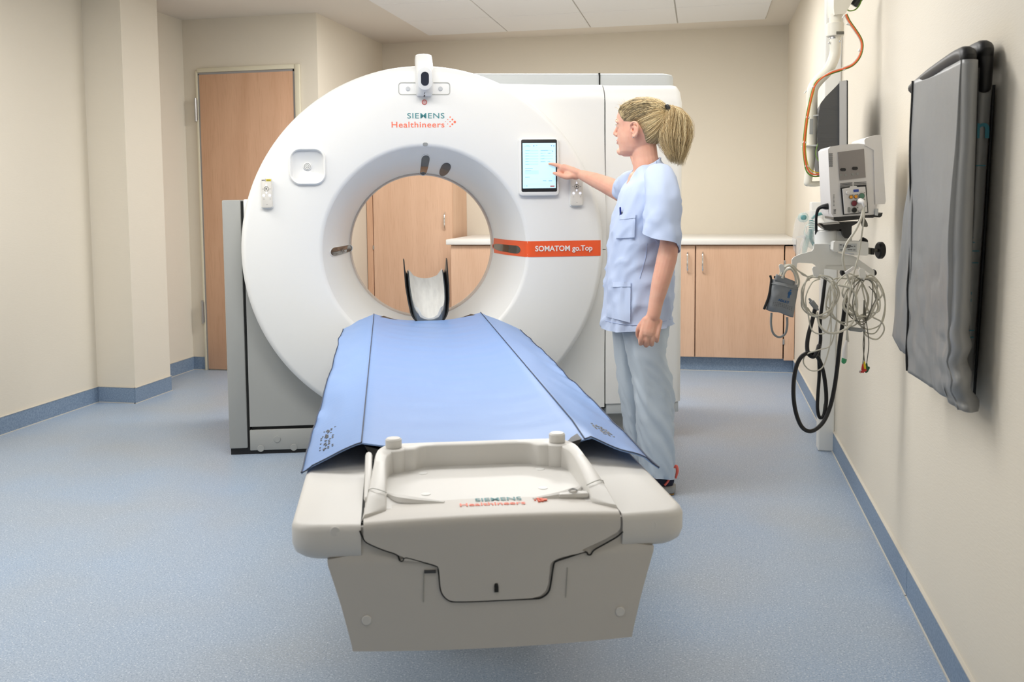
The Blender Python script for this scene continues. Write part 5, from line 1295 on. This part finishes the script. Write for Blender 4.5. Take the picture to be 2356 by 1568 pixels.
def coil(label, cx_, cy_, rx, ry, turns, d, m, r, jit, extra=(), tail=(), a0=1.5):
    pts = list(extra)
    for i in range(turns*9):
        a = a0+2*PI*i/9; k = 1+.10*math.sin(i*1.7)+random.uniform(-jit, jit)
        pts.append((cx_+rx*k*math.cos(a)+random.uniform(-3, 3)*1.0, cy_-ry*k*math.sin(a)+random.uniform(-3, 3), d+random.uniform(-.012, .012)+.012*math.sin(a)))
    pts += list(tail)
    return cable('coiled_cable', label, 'cable', pts, r, m, 0, 'coiled cables on the mount hooks', 6, 5)
coil('pale cable coil on the middle spoon hook of the mount', 1884, 678, 40, 48, 4, .0, 'cable', .0022, .12, (), ((1900, 700), (1915, 712, .0), (1898, 726, 0), (1870, 722, 0), (1858, 708, 0)))
coil('pale cable loop drooping low from the middle hook', 1887, 700, 34, 62, 1, -.012, 'cable', .0020, .1, ((1840, 625, .0), (1852, 634, 0)), ((1912, 760, 0), (1908, 800, 0), (1892, 845, 0), (1866, 852, 0), (1849, 835, 0), (1855, 815, 0), (1885, 804, 0), (1912, 792, 0), (1925, 740, 0)))
coil('large pale cable coil on the right spoon hook of the mount', 1982, 683, 40, 46, 5, .0, 'cable', .0026, .14)
coil('wide loose pale cable loop reaching left from the right hook', 1950, 690, 46, 54, 2, .015, 'cable', .0024, .08, (), ((2000, 720, .0), (2028, 740, 0), (2034, 760, 0), (2018, 780, 0), (1994, 772, 0), (1984, 752, 0)))
coil('pale cable loop nearest the wall on the right hook', 2000, 700, 35, 62, 2, .02, 'cable', .0022, .06)
coil('thin grey lead bundle inside the right cable coil', 1984, 690, 26, 52, 2, -.012, 'cable_dark', .0016, .16)
cable('pale_hose', 'thick pale hose swinging in a wide arc between the two cable coils', 'cable', [(1930, 655, -.02), (1960, 665, -.025), (1972, 700, -.025), (1962, 740, -.025), (1935, 762, -.025), (1905, 765, -.025), (1886, 748, -.02), (1880, 720, -.01)], .0036, 'cable')
for px, py, w_, h_, rot, label in ((1871, 700, 22, 11, .9, 'grey cable junction box on the left coil'), (1967, 757, 30, 9, .12, 'grey cable junction box below the right coil')):
    c = Mn(px, py, -.012); k = MD/F_PX; ux = AH*math.cos(rot)-Z*math.sin(rot); uy = AH*math.sin(rot)+Z*math.cos(rot)
    o = obj('cable_connector', merge(plate(c, ux, uy, -FH, w_*k, h_*k, .004, .012, .003), tube([c-ux*w_*k*.48-FH*.006, c-ux*w_*k*.85-FH*.006], [.0045, .0025], 8, 2), tube([c+ux*w_*k*.48-FH*.006, c+ux*w_*k*.75-FH*.006], [.0045, .0025], 8, 2)), MT['hose_grey']); tag(o, label, 'connector')
ld = thing('electrode_leads', 'three thin leads ending in red, yellow and green electrode clips', 'leads', Mn(1988, 850))
for (x0, x1, x2), m_, yb in (((1986, 1989, 1985), 'clip_red', 838), ((1990, 1986, 1989), 'clip_yellow', 832), ((1994, 1999, 1994), 'clip_green', 836)):
    l_ = obj('lead', tube([Mn(1988, 690, -.01), Mn(x0, 745, -.012), Mn(x1, 790, -.012), Mn(x2, yb, -.012)], .0014, 6, 5), MT['cable_dark'], ld)
    c_ = obj('clip', tube([Mn(x2, yb, -.012), Mn(x2, yb+9, -.012), Mn(x2+.5, yb+16, -.012)], [.0022, .0042, .0048], 8, 3, True), MT[m_], ld)
obj('clip_end', merge(tube([Mn(1980, 855, -.014), Mn(1991, 851, -.016)], .004, 8, 1, True)), MT['clip_red'], ld)
obj('clip_end', merge(tube([Mn(1993, 854, -.012), Mn(1998, 846, -.012)], .0045, 8, 1, True)), MT['clip_green'], ld)
obj('clip_jaw', tube([Mn(1982, 852, -.018), Mn(1978, 853, -.018), Mn(1980, 857, -.018)], .0016, 6, 3), MT['steel'], ld)
# blood pressure cuff on the left hook
cf = thing('pressure_cuff', 'grey blood pressure cuff with a blue figure hanging from the left spoon hook', 'cuff', Mn(1800, 680))
def cuffp(px, py, d): return Mn(px, py, d)
cn = [(1776, 641), (1838, 655), (1825, 729), (1763, 712)]
def cuff_sheet(f, h, d):
    x = (cn[0][0]*(1-f)+cn[1][0]*f)*(1-h)+(cn[3][0]*(1-f)+cn[2][0]*f)*h; y = (cn[0][1]*(1-f)+cn[1][1]*f)*(1-h)+(cn[3][1]*(1-f)+cn[2][1]*f)*h
    b = .014*(1-(2*f-1)**4)*(1-(2*h-1)**6)+.003*noise.noise(Vector((f*4, h*5, 2)))
    y += 1.5*math.sin(f*9)*h
    return Mn(x, y, d-b)
fr_ = sheet(lambda f, h: cuff_sheet(f, h, 0), 16, 18, .002); bkk = sheet(lambda f, h: cuff_sheet(f, h, .004)+FH*.014*(1-(2*f-1)**4), 10, 10, .002)
obj('front_panel', fr_, MT['cuff'], cf, sharp=180); obj('back_panel', bkk, MT['cuff'], cf, sharp=180)
obj('folded_end', sheet(lambda f, h: Mn(1786+f*44+h*(-4), 630+f*17+h*14, -.006-.006*f*(1-f)), 8, 4, .003), MT['cuff'], cf, sharp=180)
obj('flap_edge', merge(tube([cuff_sheet(f/8, .14, -.003) for f in range(9)], .0012, 6, 1)), MT['hose_grey'], cf)
obj('black_edge', merge(tube([Mn(1772, 633, .002), Mn(1774, 645, .0), Mn(1769, 680, -.004), Mn(1758, 711, .0)], [.0035, .003, .0035, .004], 8, 5)), MT['rubber'], cf)
obj('black_velcro', sheet(lambda f, h: Mn(1781+f*40, 634+f*13+h*6, -.003), 6, 2, .002), MT['rubber'], cf)
def on_cuff(f, h, off=.0012): return cuff_sheet(f, h, 0)-FH*off
cu_x = (on_cuff(.8, .5)-on_cuff(.4, .5)).normalized(); cu_y = (on_cuff(.6, .2)-on_cuff(.6, .6)).normalized()
cu_y = (cu_y-cu_x*cu_y.dot(cu_x)).normalized()
cp_ = lambda f, h: on_cuff(f, h)
c0 = cp_(.72, .33)
fig = [ball(c0+cu_y*.0105, .0028, 8), prism([c0+cu_x*a+cu_y*b for a, b in ((-.004, .0065), (.004, .0065), (.0055, -.002), (.004, -.003), (.003, .003), (.003, -.013), (.0006, -.013), (.0002, -.004), (-.0002, -.004), (-.0006, -.013), (-.003, -.013), (-.003, .003), (-.004, -.003), (-.0055, -.002))], -FH, .0006)]
obj('cuff_figure', merge(*fig), MT['cuff_print'], cf)
obj('cuff_print', merge(text_at('ADULT', .0095, cp_(.56, .615), cu_x, cu_y, .02, .0005, .034)), MT['cuff_print'], cf)
tiny = []
random.seed(3)
for h in (.70, .745, .79):
    for i in range(11): c1 = cp_(.2+i*.068, h); tiny.append(prism([c1+cu_x*a+cu_y*b for a, b in ((-.0011, -.0007), (.0009, -.0007), (.0013, .0007), (-.0009, .0007))], -FH, .0004))
obj('tiny_print', merge(*tiny), MT['dark_print'], cf, kind='stuff')
obj('hose_loop', tube([Mn(1775, 719, .004), Mn(1774, 745, 0), Mn(1779, 766, 0), Mn(1792, 775, 0), Mn(1806, 768, 0), Mn(1811, 750, 0), Mn(1811, 729, .004)], .0033, 10, 6), MT['hose_grey'], cf)
for k_, (pts, r) in enumerate((([(1797, 633, -.004), (1806, 615, -.006), (1818, 611, -.006), (1830, 622, -.004), (1838, 645, -.006), (1836, 660, -.004)], .0034), ([(1800, 640, -.008), (1808, 622, -.012), (1820, 619, -.012), (1829, 632, -.012), (1832, 652, -.010)], .0034), ([(1793, 632, .0), (1803, 612, .0), (1822, 609, 0), (1836, 622, 0), (1855, 634, 0), (1862, 645, 0)], .0022))):
    obj('air_tube', tube([Mn(*p) for p in pts], r, 8, 6), MT['cable'], cf)
# oxygen mask in its clear bag behind the mount
BD = 3.75
def B(px, py, d=0): return at(px, py, BD+d)
bg = thing('oxygen_mask_bag', 'clear plastic bag with a pale teal oxygen mask on the wall behind the mount', 'bag', B(1870, 550))
bo = [(1842, 492), (1850, 486), (1880, 484), (1912, 482), (1925, 500), (1925, 560), (1905, 590), (1880, 597), (1850, 604), (1834, 596), (1827, 575), (1822, 545), (1826, 515), (1834, 502)]
def bag_side(d, k): return [B(1872+(x-1872)*k+2*math.sin(i*2.3), 545+(y-545)*k+2*math.cos(i*1.7), d) for i, (x, y) in enumerate(bo)]
obj('film', loft([bag_side(.0, 1), bag_side(-.02, .96), bag_side(-.035, .75), bag_side(-.040, .4)], caps=True), MT['film'], bg, sharp=20)
for q in (tube([B(1836, 590, -.03), B(1845, 560, -.04), B(1856, 530, -.04), B(1848, 508, -.03)], [.001, .004, .003, .001], 6, 5), tube([B(1832, 545, -.03), B(1850, 545, -.035), B(1858, 560, -.03)], [.002, .006, .002], 6, 5)): obj('film_fold', q, MT['film'], bg)
obj('mask_ring', tube([B(1906, 488, -.02), B(1880, 494, -.03), B(1868, 503, -.03)], [.005, .006, .004], 8, 5), MT['teal_rubber'], bg)
obj('mask_strap', tube([B(1866, 530, -.03), B(1866, 548, -.03), B(1872, 562, -.03), B(1882, 570, -.02)], [.007, .006, .006, .004], 8, 5), MT['teal_rubber'], bg)
obj('mask_valve', ball(B(1848, 500, -.03), .020, 14, (1, .5, 1)), MT['mask'], bg)
obj('valve_core', ball(B(1849, 500, -.045), .011, 10, (1, .4, 1)), MT['teal_rubber'], bg)
obj('mask_body', loft([[B(1868+(r*22)*math.cos(a)+dx, 540+(r*34)*math.sin(a)*1.0+dy, d) for a in [2*PI*i/20 for i in range(20)]] for r, d, dx, dy in ((1, -.005, 4, 0), (.95, -.02, 2, 0), (.7, -.035, -4, -4), (.35, -.045, -8, -10))], caps=False), MT['mask'], bg)
for i in range(5): obj('mask_rib', tube([B(1861, 508+i*5, -.032), B(1868, 507+i*5.4, -.036), B(1873, 509+i*5, -.032)], .0022, 6, 3), MT['teal_rubber'], bg)
obj('mask_tube', tube([B(1850, 592, -.02), B(1852, 570, -.03), B(1858, 548, -.032), B(1864, 530, -.03)], [.006, .010, .010, .007], 10, 5), MT['mask'], bg)
